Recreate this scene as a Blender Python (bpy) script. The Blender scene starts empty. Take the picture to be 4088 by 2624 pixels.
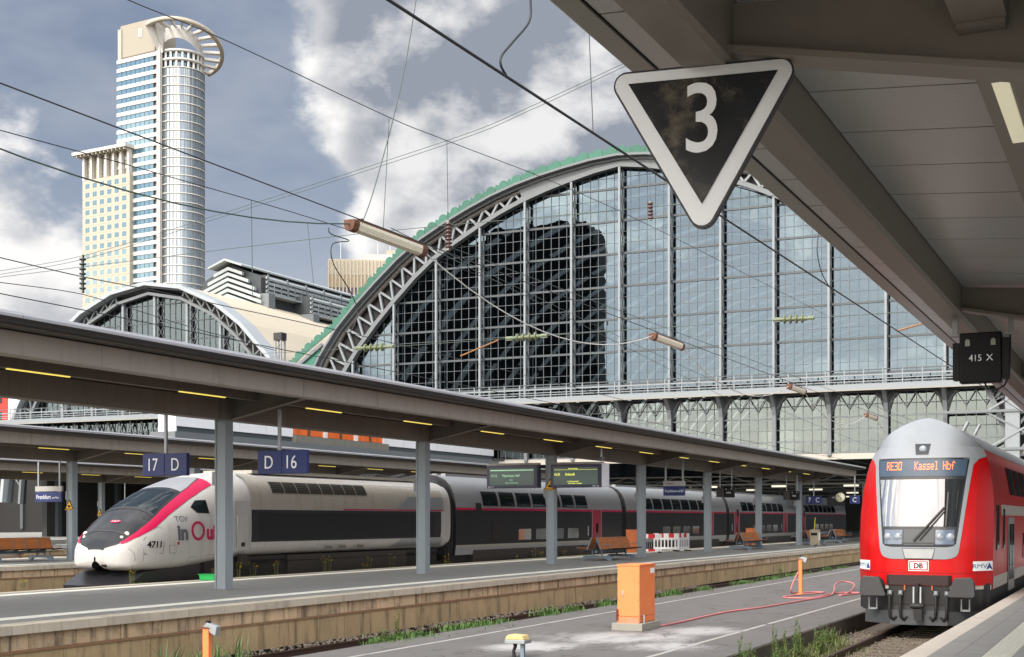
import bpy, bmesh, math, random
from mathutils import Vector, Matrix
random.seed(7)
R = math.radians
sc = bpy.context.scene
C = sc.collection

# ---------------------------------------------------------------- camera, sky, sun, exposure
FPX, CXP, HYP, EYE = 5367.0, 2044.0, 2072.0, 1.66          # focal length / horizon measured on the 4088 px photograph
TH = R(25.3); CT, ST = math.cos(TH), math.sin(TH)
cam = bpy.data.objects.new('camera', bpy.data.cameras.new('camera')); C.objects.link(cam)
cam.location = (0, 0, EYE); cam.rotation_euler = (R(90), 0, TH)
cam.data.sensor_width = 36; cam.data.lens = 36*FPX/4088; cam.data.shift_y = (HYP-1312)/4088
cam.data.clip_start = .1; cam.data.clip_end = 6000
sc.camera = cam

SUN = Vector((-.10, -.80, .58)).normalized()                 # towards the sun: behind the camera, along the tracks
EL = math.asin(SUN.z); AZ = math.atan2(SUN.x, SUN.y)
sun = bpy.data.objects.new('sun', bpy.data.lights.new('sun', 'SUN')); C.objects.link(sun)
sun.data.energy = 1.5; sun.data.angle = R(12); sun.data.color = (1, .95, .87)
sun.rotation_euler = SUN.to_track_quat('Z', 'Y').to_euler()

w = bpy.data.worlds.new('World'); sc.world = w; w.use_nodes = True
nt = w.node_tree; nt.nodes.clear()
def N(tree, t, **k):
    n = tree.nodes.new(t)
    for a, b in k.items():
        if a.startswith('i_'):
            key = a[2:]; n.inputs[int(key) if key.isdigit() else key].default_value = b
        else: setattr(n, a, b)
    return n
def math_n(tree, op, a, b=None, c=None, clamp=False):
    n = tree.nodes.new('ShaderNodeMath'); n.operation = op; n.use_clamp = clamp
    for i, v in enumerate((a, b, c)):
        if v is None: continue
        if hasattr(v, 'links'): tree.links.new(v, n.inputs[i])
        else: n.inputs[i].default_value = v
    return n.outputs[0]
def vec_n(tree, op, a, b=None):
    n = tree.nodes.new('ShaderNodeVectorMath'); n.operation = op
    for i, v in enumerate((a, b)):
        if v is None: continue
        if hasattr(v, 'links'): tree.links.new(v, n.inputs[i])
        else: n.inputs[i].default_value = v
    return n
def mixc(tree, f, a, b, blend='MIX'):
    n = tree.nodes.new('ShaderNodeMix'); n.data_type = 'RGBA'; n.blend_type = blend
    for sock, v in ((n.inputs[0], f), (n.inputs[6], a), (n.inputs[7], b)):
        if hasattr(v, 'links'): tree.links.new(v, sock)
        else: sock.default_value = v if not isinstance(v, tuple) or len(v) == 4 else (*v, 1)
    return n.outputs[2]
def ramp(tree, f, stops):
    n = tree.nodes.new('ShaderNodeMapRange'); n.clamp = True; n.interpolation_type = 'SMOOTHSTEP'
    tree.links.new(f, n.inputs[0]); n.inputs[1].default_value, n.inputs[2].default_value, n.inputs[3].default_value, n.inputs[4].default_value = stops
    return n.outputs[0]
def sky_dir(x, y):                                           # direction of a point of the photographed sky
    t, u = (x-CXP)/FPX, (HYP-y)/FPX
    return Vector((CT*t-ST, ST*t+CT, u)).normalized()
sky = N(nt, 'ShaderNodeTexSky', sky_type='NISHITA', sun_disc=False, sun_elevation=EL, sun_rotation=AZ, air_density=1.1, dust_density=2.2, ozone_density=2.0)
tc = N(nt, 'ShaderNodeTexCoord')
D = tc.outputs['Generated']
sep = N(nt, 'ShaderNodeSeparateXYZ'); nt.links.new(D, sep.inputs[0])
def fbm(v, scale, detail=8, rough=.55, dist=.0):
    n = N(nt, 'ShaderNodeTexNoise', i_Scale=scale, i_Detail=detail, i_Roughness=rough, i_Distortion=dist)
    nt.links.new(v, n.inputs['Vector']); return n.outputs[0]
Ds = vec_n(nt, 'MULTIPLY', D, (1, 1, 1.5)).outputs[0]
Doff = vec_n(nt, 'ADD', Ds, (3.1, 1.7, .4)).outputs[0]
base = fbm(Doff, 5.2, 7, .58)
lit = fbm(vec_n(nt, 'ADD', Doff, tuple(SUN*.035)).outputs[0], 5.2, 3, .5)
bias = None                                                  # cumulus heads stand here, clear sky there
for (px, py, rad, amp) in ((1850, 330, .20, .25), (1350, 220, .06, .18), (1420, 130, .07, .13), (2300, 620, .13, .17), (1400, 640, .07, .21), (1560, 800, .07, .16), (2450, 130, .13, .15), (840, 490, .035, .19), (1530, 1010, .03, .17),
                           (40, 900, .15, .30), (100, 1150, .10, .2), (480, 200, .22, -.36), (950, 430, .08, -.16), (950, 950, .13, -.26)):
    d = vec_n(nt, 'DISTANCE', D, tuple(sky_dir(px, py))).outputs[1]
    g = math_n(nt, 'MULTIPLY', math_n(nt, 'SUBTRACT', 1.0, math_n(nt, 'DIVIDE', d, rad*1.6), clamp=True), amp)
    bias = g if bias is None else math_n(nt, 'ADD', bias, g)
dens = math_n(nt, 'ADD', base, bias)
cov = ramp(nt, dens, (.465, .585, 0, 1))
thick = ramp(nt, dens, (.53, .80, 0, 1))
edge = ramp(nt, math_n(nt, 'SUBTRACT', base, lit), (-.06, .10, 0, 1))
shade = math_n(nt, 'SUBTRACT', math_n(nt, 'ADD', .46, math_n(nt, 'MULTIPLY', edge, .95)), math_n(nt, 'MULTIPLY', thick, .62), clamp=True)
cl = mixc(nt, shade, (1.9, 2.1, 2.5), (6.2, 6.1, 6.0))
veil = ramp(nt, sep.outputs[2], (-.02, .42, .82, .62))       # thin haze that pales the blue, stronger near the horizon
vcol = mixc(nt, ramp(nt, sep.outputs[2], (.02, .36, 0, 1)), (3.7, 3.95, 4.4), (1.45, 1.86, 2.70))
blue = mixc(nt, veil, vec_n(nt, 'MULTIPLY', sky.outputs[0], (.55, .5, .48)).outputs[0], vcol)
sd_ = vec_n(nt, 'DOT_PRODUCT', D, tuple(SUN)).outputs[1]
glow = ramp(nt, sd_, (-.30, 1.0, 1.0, 6.0))            # clouds and haze are brighter and warmer towards the sun
warm = mixc(nt, ramp(nt, sd_, (-.3, .8, 0, 1)), (1, 1, 1), (1.08, 1.0, .88))
thin = ramp(nt, fbm(vec_n(nt, 'MULTIPLY', Ds, (1, 1, 1.6)).outputs[0], 3.1, 5, .6), (.42, .68, 0, .55))   # thin veils of cloud between the cumulus heads
blue = mixc(nt, thin, blue, (3.0, 3.2, 3.6))
fn_ = vec_n(nt, 'SCALE', vec_n(nt, 'MULTIPLY', mixc(nt, cov, blue, cl), warm).outputs[0]); nt.links.new(glow, fn_.inputs[3]); full = fn_.outputs[0]
bg = N(nt, 'ShaderNodeBackground', i_Strength=.09); nt.links.new(full, bg.inputs[0])
out = N(nt, 'ShaderNodeOutputWorld'); nt.links.new(bg.outputs[0], out.inputs[0])

sc.view_settings.view_transform = 'Standard'; sc.view_settings.look = 'None'
sc.view_settings.gamma = 1; sc.view_settings.use_curve_mapping = False
sc.view_settings.exposure = .88
sc.cycles.use_denoising = True; sc.cycles.max_bounces = 6; sc.cycles.diffuse_bounces = 3; sc.cycles.transparent_max_bounces = 16
sc.cycles.caustics_reflective = False; sc.cycles.caustics_refractive = False; sc.cycles.sample_clamp_indirect = 8

# ---------------------------------------------------------------- helpers
def P(x, y, X=None, Y=None, Z=None):                         # the point of plane X, Y or Z that the photograph shows at pixel x, y
    t, u = (x-CXP)/FPX, (HYP-y)/FPX
    a, b = CT*t-ST, ST*t+CT
    d = X/a if X is not None else Y/b if Y is not None else (Z-EYE)/u
    return Vector((a*d, b*d, EYE+u*d))
def hexc(h):
    h = h.lstrip('#'); o = []
    for i in (0, 2, 4):
        v = int(h[i:i+2], 16)/255; o.append(v/12.92 if v <= .04045 else ((v+.055)/1.055)**2.4)
    return tuple(o)
MATS = {}
def mat(name, col, rough=.6, metal=0., var=.12, scale=4., bump=0., bscale=60., streak=0., rnd=0., coat=0., spec=.5, emit=None, estr=0., stretch=(1, 1, 1), dirt_refl=None, dirt_refl_col=(.06, .05, .035)):
    if name in MATS: return MATS[name]
    m = bpy.data.materials.new(name); m.use_nodes = True; t = m.node_tree
    p = t.nodes['Principled BSDF']
    if isinstance(col, str): col = hexc(col)
    tcn = N(t, 'ShaderNodeTexCoord'); co = tcn.outputs['Object']
    if rnd:                                                  # pieces that share a mesh still get their own stains
        of_ = vec_n(t, 'SCALE', (37., 91., 53.)); t.links.new(N(t, 'ShaderNodeObjectInfo').outputs['Random'], of_.inputs[3]); co = vec_n(t, 'ADD', co, of_.outputs[0]).outputs[0]
    n1 = N(t, 'ShaderNodeTexNoise', i_Scale=scale, i_Detail=6, i_Roughness=.62)
    mp = vec_n(t, 'MULTIPLY', co, stretch); t.links.new(mp.outputs[0], n1.inputs['Vector'])
    f = math_n(t, 'ADD', 1-var*1.1, math_n(t, 'MULTIPLY', n1.outputs[0], var*2.2))
    if rnd:
        oi = N(t, 'ShaderNodeObjectInfo')
        f = math_n(t, 'MULTIPLY', f, math_n(t, 'ADD', 1-rnd/2, math_n(t, 'MULTIPLY', oi.outputs['Random'], rnd)))
    c = vec_n(t, 'SCALE', (*col,)); t.links.new(f, c.inputs[3]); c = c.outputs[0]
    if streak:
        n2 = N(t, 'ShaderNodeTexNoise', i_Scale=1, i_Detail=5, i_Roughness=.6)
        s2 = vec_n(t, 'MULTIPLY', co, (4.5, 4.5, .6)); t.links.new(s2.outputs[0], n2.inputs['Vector'])
        c = mixc(t, math_n(t, 'MULTIPLY', ramp(t, n2.outputs[0], (.48, .72, 0, 1)), streak), c, dirt_refl_col)
    if dirt_refl:
        n3 = N(t, 'ShaderNodeTexNoise', i_Scale=dirt_refl[0], i_Detail=7, i_Roughness=.7); t.links.new(co, n3.inputs['Vector'])
        c = mixc(t, math_n(t, 'MULTIPLY', ramp(t, n3.outputs[0], (.5, .7, 0, 1)), dirt_refl[1]), c, dirt_refl_col)
    t.links.new(c, p.inputs['Base Color'])
    p.inputs['Roughness'].default_value = rough; p.inputs['Metallic'].default_value = metal
    p.inputs['Specular IOR Level'].default_value = spec; p.inputs['Coat Weight'].default_value = coat; p.inputs['Coat Roughness'].default_value = .06
    if rough > .12:
        t.links.new(math_n(t, 'ADD', rough-.06, math_n(t, 'MULTIPLY', n1.outputs[0], .12)), p.inputs['Roughness'])
    if bump:
        n4 = N(t, 'ShaderNodeTexNoise', i_Scale=bscale, i_Detail=4); t.links.new(co, n4.inputs['Vector'])
        b = N(t, 'ShaderNodeBump', i_Strength=bump, i_Distance=.02); t.links.new(n4.outputs[0], b.inputs['Height']); t.links.new(b.outputs[0], p.inputs['Normal'])
    if emit:
        p.inputs['Emission Color'].default_value = (*(hexc(emit) if isinstance(emit, str) else emit), 1); p.inputs['Emission Strength'].default_value = estr
    MATS[name] = m; return m
def glass(name, tint, refl=.45, rcol=(.9, .93, .95), rough=.01, wave=0., body=None):
    if name in MATS: return MATS[name]
    m = bpy.data.materials.new(name); m.use_nodes = True; t = m.node_tree; t.nodes.clear()
    o = N(t, 'ShaderNodeOutputMaterial'); g = N(t, 'ShaderNodeBsdfGlossy', i_Roughness=rough, i_Color=(*rcol, 1))
    if body: a = N(t, 'ShaderNodeBsdfDiffuse', i_Color=(*body, 1))
    else: a = N(t, 'ShaderNodeBsdfTransparent', i_Color=(*tint, 1))
    x = N(t, 'ShaderNodeMixShader', i_0=refl)
    lw = N(t, 'ShaderNodeFresnel', i_IOR=1.5)
    t.links.new(math_n(t, 'ADD', lw.outputs[0], refl, clamp=True), x.inputs[0])
    if wave:
        n = N(t, 'ShaderNodeTexNoise', i_Scale=.9, i_Detail=1); tcn = N(t, 'ShaderNodeTexCoord'); t.links.new(tcn.outputs['Object'], n.inputs['Vector'])
        b = N(t, 'ShaderNodeBump', i_Strength=wave, i_Distance=.05); t.links.new(n.outputs[0], b.inputs['Height']); t.links.new(b.outputs[0], g.inputs['Normal'])
    t.links.new(a.outputs[0], x.inputs[1]); t.links.new(g.outputs[0], x.inputs[2]); t.links.new(x.outputs[0], o.inputs[0])
    MATS[name] = m; return m

def tag(o, label=None, cat=None, group=None, kind=None):
    if label: o['label'] = label
    if cat: o['category'] = cat
    if group: o['group'] = group
    if kind: o['kind'] = kind
    return o
def thing(name, label, cat, loc=(0, 0, 0), rz=0., group=None):
    o = bpy.data.objects.new(name, None); C.objects.link(o); o.location = loc; o.rotation_euler = (0, 0, rz)
    return tag(o, label, cat, group)
def origin(o):
    v = Vector((0, 0, 0))
    while o: v += Vector(o.location); o = o.parent
    return v
class MB:
    def __init__(s): s.v = []; s.f = []; s.sm = []
    def add(s, vs, fs, smooth=False):
        n = len(s.v); s.v += [Vector(p) for p in vs]; s.f += [tuple(i+n for i in f) for f in fs]; s.sm += [smooth]*len(fs); return s
    def box(s, x0, x1, y0, y1, z0, z1):
        return s.add([(x0,y0,z0),(x1,y0,z0),(x1,y1,z0),(x0,y1,z0),(x0,y0,z1),(x1,y0,z1),(x1,y1,z1),(x0,y1,z1)],
                     [(0,3,2,1),(4,5,6,7),(0,1,5,4),(1,2,6,5),(2,3,7,6),(3,0,4,7)])
    def quad(s, *p): return s.add(p, [tuple(range(len(p)))])
    def bar(s, a, b, wd, ht=None, up=(0, 0, 1)):
        a, b = Vector(a), Vector(b); ht = wd if ht is None else ht
        d = (b-a).normalized(); upv = Vector(up)
        if abs(d.dot(upv)) > .98: upv = Vector((0, 1, 0)) if abs(d.y) < .9 else Vector((1, 0, 0))
        x = d.cross(upv).normalized()*wd/2; y = x.cross(d).normalized()*ht/2
        vs = [a-x-y, a+x-y, a+x+y, a-x+y, b-x-y, b+x-y, b+x+y, b-x+y]
        return s.add(vs, [(3,2,1,0),(4,5,6,7),(0,1,5,4),(1,2,6,5),(2,3,7,6),(3,0,4,7)])
    def tube(s, pts, r, n=8, caps=True, smooth=True):
        pts = [Vector(p) for p in pts]; rs = r if isinstance(r, (list, tuple)) else [r]*len(pts); vs = []; fs = []; x = None
        for i, p in enumerate(pts):
            d = (pts[min(i+1, len(pts)-1)]-pts[max(i-1, 0)]).normalized()
            if x is None: x = d.cross(Vector((0, 0, 1)) if abs(d.z) < .9 else Vector((1, 0, 0))).normalized()
            else: x = (x-d*x.dot(d)).normalized()
            y = d.cross(x)
            vs += [p+(x*math.cos(2*math.pi*k/n)+y*math.sin(2*math.pi*k/n))*rs[i] for k in range(n)]
        for i in range(len(pts)-1):
            for k in range(n): fs.append((i*n+k, i*n+(k+1)%n, (i+1)*n+(k+1)%n, (i+1)*n+k))
        s.add(vs, fs, smooth)
        if caps: s.add(vs[:n], [tuple(range(n))[::-1]]); s.add(vs[-n:], [tuple(range(n))])
        return s
    def prism(s, poly, axis, lo, hi):                       # poly of 2D points swept along an axis
        def pt(p, h): return (h, p[0], p[1]) if axis == 'x' else (p[0], h, p[1]) if axis == 'y' else (p[0], p[1], h)
        n = len(poly); vs = [pt(p, lo) for p in poly]+[pt(p, hi) for p in poly]
        return s.add(vs, [tuple(range(n))[::-1], tuple(range(n, 2*n))]+[(i, (i+1) % n, n+(i+1) % n, n+i) for i in range(n)])
    def lathe(s, prof, c, axis='z', n=16, smooth=True):     # prof of (radius, height)
        c = Vector(c); vs = []; fs = []
        for r, h in prof:
            for k in range(n):
                a = 2*math.pi*k/n; u, v = r*math.cos(a), r*math.sin(a)
                vs.append(c+Vector({'z': (u, v, h), 'y': (u, h, v), 'x': (h, u, v)}[axis]))
        for i in range(len(prof)-1):
            for k in range(n): fs.append((i*n+k, i*n+(k+1)%n, (i+1)*n+(k+1)%n, (i+1)*n+k))
        m = len(prof)
        s.add(vs, fs, smooth); s.add(vs[:n], [tuple(range(n))]); s.add(vs[(m-1)*n:], [tuple(range(n))]); return s
    def grid(s, fn, us, vs_, smooth=True):
        pts = [fn(u, v) for v in vs_ for u in us]; n = len(us)
        return s.add(pts, [(j*n+i, j*n+i+1, (j+1)*n+i+1, (j+1)*n+i) for j in range(len(vs_)-1) for i in range(n-1)], smooth)
    def mesh(s, name, m, off=Vector((0, 0, 0)), fix=True):
        me = bpy.data.meshes.new(name); me.from_pydata([tuple(v-off) for v in s.v], [], s.f); me.materials.append(m)
        me.polygons.foreach_set('use_smooth', s.sm)
        if fix:
            bm = bmesh.new(); bm.from_mesh(me); bmesh.ops.recalc_face_normals(bm, faces=bm.faces); bm.to_mesh(me); bm.free()
        me.update(); return me
    def build(s, name, m, parent=None, local=False, bevel=0., fix=True):
        off = Vector((0, 0, 0)) if parent is None or local else origin(parent)
        o = bpy.data.objects.new(name, s.mesh(name, m, off, fix)); C.objects.link(o); o.parent = parent
        if bevel:
            b = o.modifiers.new('bevel', 'BEVEL'); b.width = bevel; b.segments = 2; b.limit_method = 'ANGLE'
        return o
def place(me, name, parent, loc, rot=(0, 0, 0), scale=None): # another piece that shares mesh data; loc in world when parent is unrotated
    o = bpy.data.objects.new(name, me); C.objects.link(o); o.parent = parent
    o.location = Vector(loc)-(origin(parent) if parent else Vector((0, 0, 0))); o.rotation_euler = rot
    if scale: o.scale = scale
    return o
def struct(name, mb, m, **k): return tag(mb.build(name, m, **k), kind='structure')
def copy_tree(o, loc=None, rz=None, parent=None, label=None):
    c = o.copy(); C.objects.link(c); c.parent = parent
    if loc is not None: c.location = loc
    if rz is not None: c.rotation_euler = (0, 0, rz)
    if label: c['label'] = label
    for ch in list(o.children): copy_tree(ch, parent=c)
    return c
def text_mb(s, size, depth=.004, bold=0.):                  # lettering as a mesh in the xz plane, centred, facing -y
    cu = bpy.data.curves.new('lettering', 'FONT'); cu.body = s; cu.size = size; cu.extrude = depth; cu.offset = bold; cu.resolution_u = 4
    o = bpy.data.objects.new('lettering', cu)
    me = bpy.data.meshes.new_from_object(o)
    vs = [v.co.copy() for v in me.vertices]; fs = [tuple(p.vertices) for p in me.polygons]
    bpy.data.objects.remove(o); bpy.data.curves.remove(cu); bpy.data.meshes.remove(me)
    x0, x1 = min(v.x for v in vs), max(v.x for v in vs); y0, y1 = min(v.y for v in vs), max(v.y for v in vs)
    mb = MB(); mb.add([Vector((v.x-(x0+x1)/2, -v.z, v.y-(y0+y1)/2)) for v in vs], fs); mb.w, mb.h = x1-x0, y1-y0
    return mb
def text(s, size, m, parent, loc, rz=0., name='lettering', xs=1., shear=0., bold=0., local=False, face=None):
    mb = text_mb(s, size, bold=bold)
    for v in mb.v: v.x = v.x*xs+v.z*shear
    if rz: mb.v = [Matrix.Rotation(rz, 3, 'Z') @ v for v in mb.v]
    mb.v = [v+Vector(loc) for v in mb.v]
    return mb.build(name, m, parent, local=local, fix=False)

# ---------------------------------------------------------------- materials
ASPH = mat('platform_asphalt', '#84847f', .8, var=.10, scale=1.2, bump=.25, bscale=90, dirt_refl=(.5, .25), dirt_refl_col=(.10, .095, .085))
COPE = mat('coping_concrete', '#b5ac9b', .85, var=.14, scale=3, streak=.35, rnd=.16, bump=.2, dirt_refl_col=(.13, .10, .07))
BLOCK = mat('weathered_block', '#bfa888', .9, var=.20, scale=2.5, streak=.9, rnd=.36, bump=.4, bscale=30, dirt_refl=(2.2, .5), dirt_refl_col=(.075, .058, .04))
LOWBL = mat('stained_panel', '#a8926e', .9, var=.14, scale=1.5, streak=.7, rnd=.16, bump=.25, bscale=30, dirt_refl=(1.3, .35), dirt_refl_col=(.10, .075, .045))
LEDGE = mat('rusty_ledge', '#86684c', .9, var=.25, scale=6, bump=.4)
LINE = mat('white_line_paint', '#ebe9dc', .7, var=.08, scale=5, dirt_refl=(2.0, .25), dirt_refl_col=(.3, .29, .26))
WORN = mat('worn_line_paint', '#9d9c97', .85, var=.2, scale=6, dirt_refl=(3.0, .9), dirt_refl_col=(.16, .158, .15))
BALL = mat('ballast', '#5d544b', .95, var=.45, scale=9, bump=1., bscale=14)
STONE = mat('ballast_stone', '#6f665c', .95, var=.35, scale=3)
RAILM = mat('rusty_rail', '#4a3a33', .55, metal=.4, var=.2, scale=6)
WOODS = mat('sleeper_concrete', '#6a6054', .9, var=.2, scale=4)
STEEL = mat('canopy_paint', '#9b948b', .5, var=.08, scale=1.5, streak=.28, dirt_refl_col=(.12, .11, .10))
COLM = mat('column_paint', '#8a949a', .5, var=.05, scale=2, streak=.12, dirt_refl_col=(.14, .14, .135))
STEELD = mat('canopy_paint_shaded', '#6e6861', .55, var=.1, scale=1.5, streak=.3, dirt_refl_col=(.06, .055, .05))  # darker copy of the canopy paint, shade under the roof put into the colour
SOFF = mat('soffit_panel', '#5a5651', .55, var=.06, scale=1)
FASC = mat('roof_edge_metal', '#b9b9bd', .35, metal=.6, var=.05, scale=2)
YLAMP = mat('lit_tube', '#fff0a0', .4, emit='#f2d860', estr=.55)
DARK = mat('dark_metal', '#2a2a2c', .5, var=.15)
BLACK = mat('black_paint', '#0b0c0e', .5, var=.1, spec=.25)
GREYP = mat('grey_paint', '#8d8f90', .5, var=.08)
WHITE = mat('white_paint', '#dfe0e0', .45, var=.05)
BLUE = mat('sign_blue', '#1b2a63', .45, var=.05, scale=8)
SIGNW = mat('sign_white', '#e8ebee', .5, var=.03)
ORANGE = mat('orange_paint', '#e58048', .5, var=.07, scale=5, dirt_refl=(3, .18), dirt_refl_col=(.35, .12, .05))
GALV = mat('galvanised_steel', '#9aa0a3', .45, metal=.5, var=.12, scale=8)

def service_asphalt():
    m = mat('service_asphalt', '#605e5c', .85, var=.16, scale=.7, bump=.35, bscale=70); t = m.node_tree
    p = t.nodes['Principled BSDF']; src = p.inputs['Base Color'].links[0].from_socket
    tcn = N(t, 'ShaderNodeTexCoord'); co = tcn.outputs['Object']
    nz = N(t, 'ShaderNodeTexNoise', i_Scale=.9, i_Detail=7, i_Roughness=.65); t.links.new(vec_n(t, 'MULTIPLY', co, (1.6, .55, 1)).outputs[0], nz.inputs['Vector'])
    acc = None                                               # cement dust spilled around the orange cabinet
    for (x, y, r) in ((-8.9, 23.6, 2.3), (-8.1, 25.6, 2.0), (-9.6, 21.2, 1.5), (-7.6, 22.2, 1.4)):
        d = vec_n(t, 'DISTANCE', co, (x, y, -.55)).outputs[1]
        g = math_n(t, 'SUBTRACT', 1.0, math_n(t, 'DIVIDE', d, r), clamp=True); acc = g if acc is None else math_n(t, 'MAXIMUM', acc, g)
    f = ramp(t, math_n(t, 'ADD', acc, math_n(t, 'MULTIPLY', math_n(t, 'SUBTRACT', nz.outputs[0], .5), 1.5)), (.25, .85, 0, .62))
    c1 = mixc(t, f, src, (.50, .50, .50))
    n2 = N(t, 'ShaderNodeTexNoise', i_Scale=1.1, i_Detail=8, i_Roughness=.7); t.links.new(vec_n(t, 'MULTIPLY', co, (1, .35, 1)).outputs[0], n2.inputs['Vector'])
    c2 = mixc(t, ramp(t, n2.outputs[0], (.50, .70, 0, .5)), c1, (.07, .068, .066))
    vo = N(t, 'ShaderNodeTexVoronoi', feature='DISTANCE_TO_EDGE', i_Scale=.33)
    wv = N(t, 'ShaderNodeTexNoise', i_Scale=2.5, i_Detail=5); t.links.new(co, wv.inputs['Vector'])
    t.links.new(vec_n(t, 'ADD', co, vec_n(t, 'SCALE', wv.outputs['Color']).outputs[0]).outputs[0], vo.inputs['Vector'])
    crack = ramp(t, vo.outputs['Distance'], (.0, .010, .85, 0))
    c3 = mixc(t, crack, c2, (.035, .028, .022))
    t.links.new(c3, p.inputs['Base Color']); return m
SERV = service_asphalt()

# ---------------------------------------------------------------- ground, tracks, platforms
struct('ground', MB().quad((-2500, -1500, -1.30), (2500, -1500, -1.30), (2500, 4000, -1.30), (-2500, 4000, -1.30)), mat('rail_yard_gravel', '#63594e', .95, var=.3, scale=.6))

def track(name, xc, zt, y0, y1, bed=None):
    t = struct(name, MB().prism([(xc-1.75, zt-.34), (xc+1.75, zt-.34), (xc+1.6, zt-.15), (xc-1.6, zt-.15)], 'y', y0, y1), BALL)
    for sx in (-.7525, .7525):
        x = xc+sx
        MB().prism([(x-.07, zt-.16), (x+.07, zt-.16), (x+.07, zt-.14), (x+.012, zt-.12), (x+.012, zt-.04), (x+.036, zt-.03), (x+.036, zt), (x-.036, zt), (x-.036, zt-.03), (x-.012, zt-.04), (x-.012, zt-.12), (x-.07, zt-.14)], 'y', y0, y1).build('rail', RAILM, t)
    return t
TX1, TX2, TX3, TX4 = -4.35, -14.15, -25.1, -34.0
tr1 = track('railway_track', TX1, -.76, -12, 95)
sl = MB().box(-1.25, 1.25, -.12, .12, -.12, 0).mesh('sleeper', WOODS)
for k in range(36): place(sl, 'sleeper', tr1, (TX1, 11+.62*k, -.885))
tr2 = track('railway_track', TX2, -.86, 4, 95)
track('railway_track', TX3, -.86, 12, 95)
track('railway_track', TX4, -.86, 25, 95)

def stones(name, n, fn, s0, s1):
    mb = MB(); ico = [(1,0,0),(-1,0,0),(0,1,0),(0,-1,0),(0,0,.8),(0,0,-.8)]; fc = [(0,2,4),(2,1,4),(1,3,4),(3,0,4),(2,0,5),(1,2,5),(3,1,5),(0,3,5)]
    for _ in range(n):
        p = Vector(fn()); s = random.uniform(s0, s1); q = Matrix.Rotation(random.uniform(0, 6), 3, Vector((random.random(), random.random(), random.random()+.1)).normalized())
        mb.add([p+q @ (Vector(v)*s*random.uniform(.6, 1.25)) for v in ico], fc)
    return tag(mb.build(name, STONE, fix=False), kind='stuff')
u = random.uniform
tag(stones('ballast_stones', 4200, lambda: (u(-6.0, -2.9), u(12, 31), -.90+u(-.02, .02)), .018, .045), 'loose grey brown ballast stones around the rails of the red train', 'ballast')
tag(stones('ballast_stones', 1700, lambda: (u(-15.85, -15.0), u(13, 50), -.93+u(-.03, .03)), .02, .05), 'dark ballast stones heaped along the foot of the platform wall', 'ballast')

sp = struct('service_platform', MB().box(-12.4, -6.1, 4, 96, -1.2, -.55), SERV)
for x0, seg in ((-11.55, ((4, 26.2), (26.25, 47), (47.1, 96))), (-7.25, ((4, 27.6), (27.9, 60), (60, 96)))):
    for a, b in seg: MB().box(x0, x0+.09, a, b, -.552, -.546).build('painted_line', WORN, sp)
for k in range(36):                                          # kerb stones on the side of the red train
    MB().box(-6.12, -6.07, 6+k*1.6, 7.59+k*1.6, -1.19, -.565).build('kerb_stone', mat('kerb_dark', '#5a5249', .9, var=.2, scale=3, streak=.7, rnd=.15, bump=.3, dirt_refl_col=(.03, .03, .025)), sp)

def platform(name, xe, xf, y0, y1, j0=15.52, blocks=(0, 100)):
    sg = 1 if xe > xf else -1                                 # xe: the edge that is seen
    pl = struct(name, MB().box(min(xe-sg*.42, xf+sg*.02), max(xe-sg*.42, xf+sg*.02), y0, y1, -1.25, -.004), ASPH)
    cop = MB().box(-.40, 0, .006, 1.054, -.145, 0).mesh('coping_stone', COPE)
    blk = MB().box(-.40, -.085, .012, 1.05, -.40, -.147).mesh('wall_block', BLOCK)
    low = MB().box(-.40, -.055, .006, 1.056, -.95, -.445).mesh('wall_panel', LOWBL)
    k0 = math.floor((y0-j0)/1.06)
    for k in range(k0, int((y1-j0)/1.06)):
        y = j0+k*1.06
        if not blocks[0] <= y <= blocks[1]: continue
        place(cop, 'coping_stone', pl, (xe, y, u(-.004, .002)))
        place(blk, 'wall_block', pl, (xe+u(-.012, .006), y+.42, 0)); place(low, 'wall_panel', pl, (xe+u(-.006, .006), y+.08, 0))
    MB().box(xe-.3, xe-.035, y0, y1, -.443, -.402).build('wall_ledge', LEDGE, pl)
    MB().box(min(xe-sg*1.03, xe-sg*1.42), max(xe-sg*1.03, xe-sg*1.42), y0, y1, -.004, .002).build('safety_line', LINE, pl)
    MB().box(min(xf+sg*.75, xf+sg*1.12), max(xf+sg*.75, xf+sg*1.12), y0, y1, -.004, .002).build('safety_line', LINE, pl)
    MB().box(min(xf, xf+sg*.35), max(xf, xf+sg*.35), y0, y1, -1.2, .0).build('far_kerb', COPE, pl)
    for k in range(5): MB().box(xf+.4, xe-.45, y0+7.5+k*14, y0+7.56+k*14, -.004, -.001).build('asphalt_seam', mat('seam', '#9a9a94', .9, var=.1), pl)
    return pl
platform('platform', -15.9, -23.4, 5, 150, blocks=(9, 92))
platform('platform', -35.75, -43.4, 25, 150, blocks=(30, 62))
platform('platform', -56.5, -64.5, 40, 150, blocks=(55, 58))
struct('platform', MB().box(-125, -78, 60, 190, -1.25, 0), ASPH)

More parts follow.
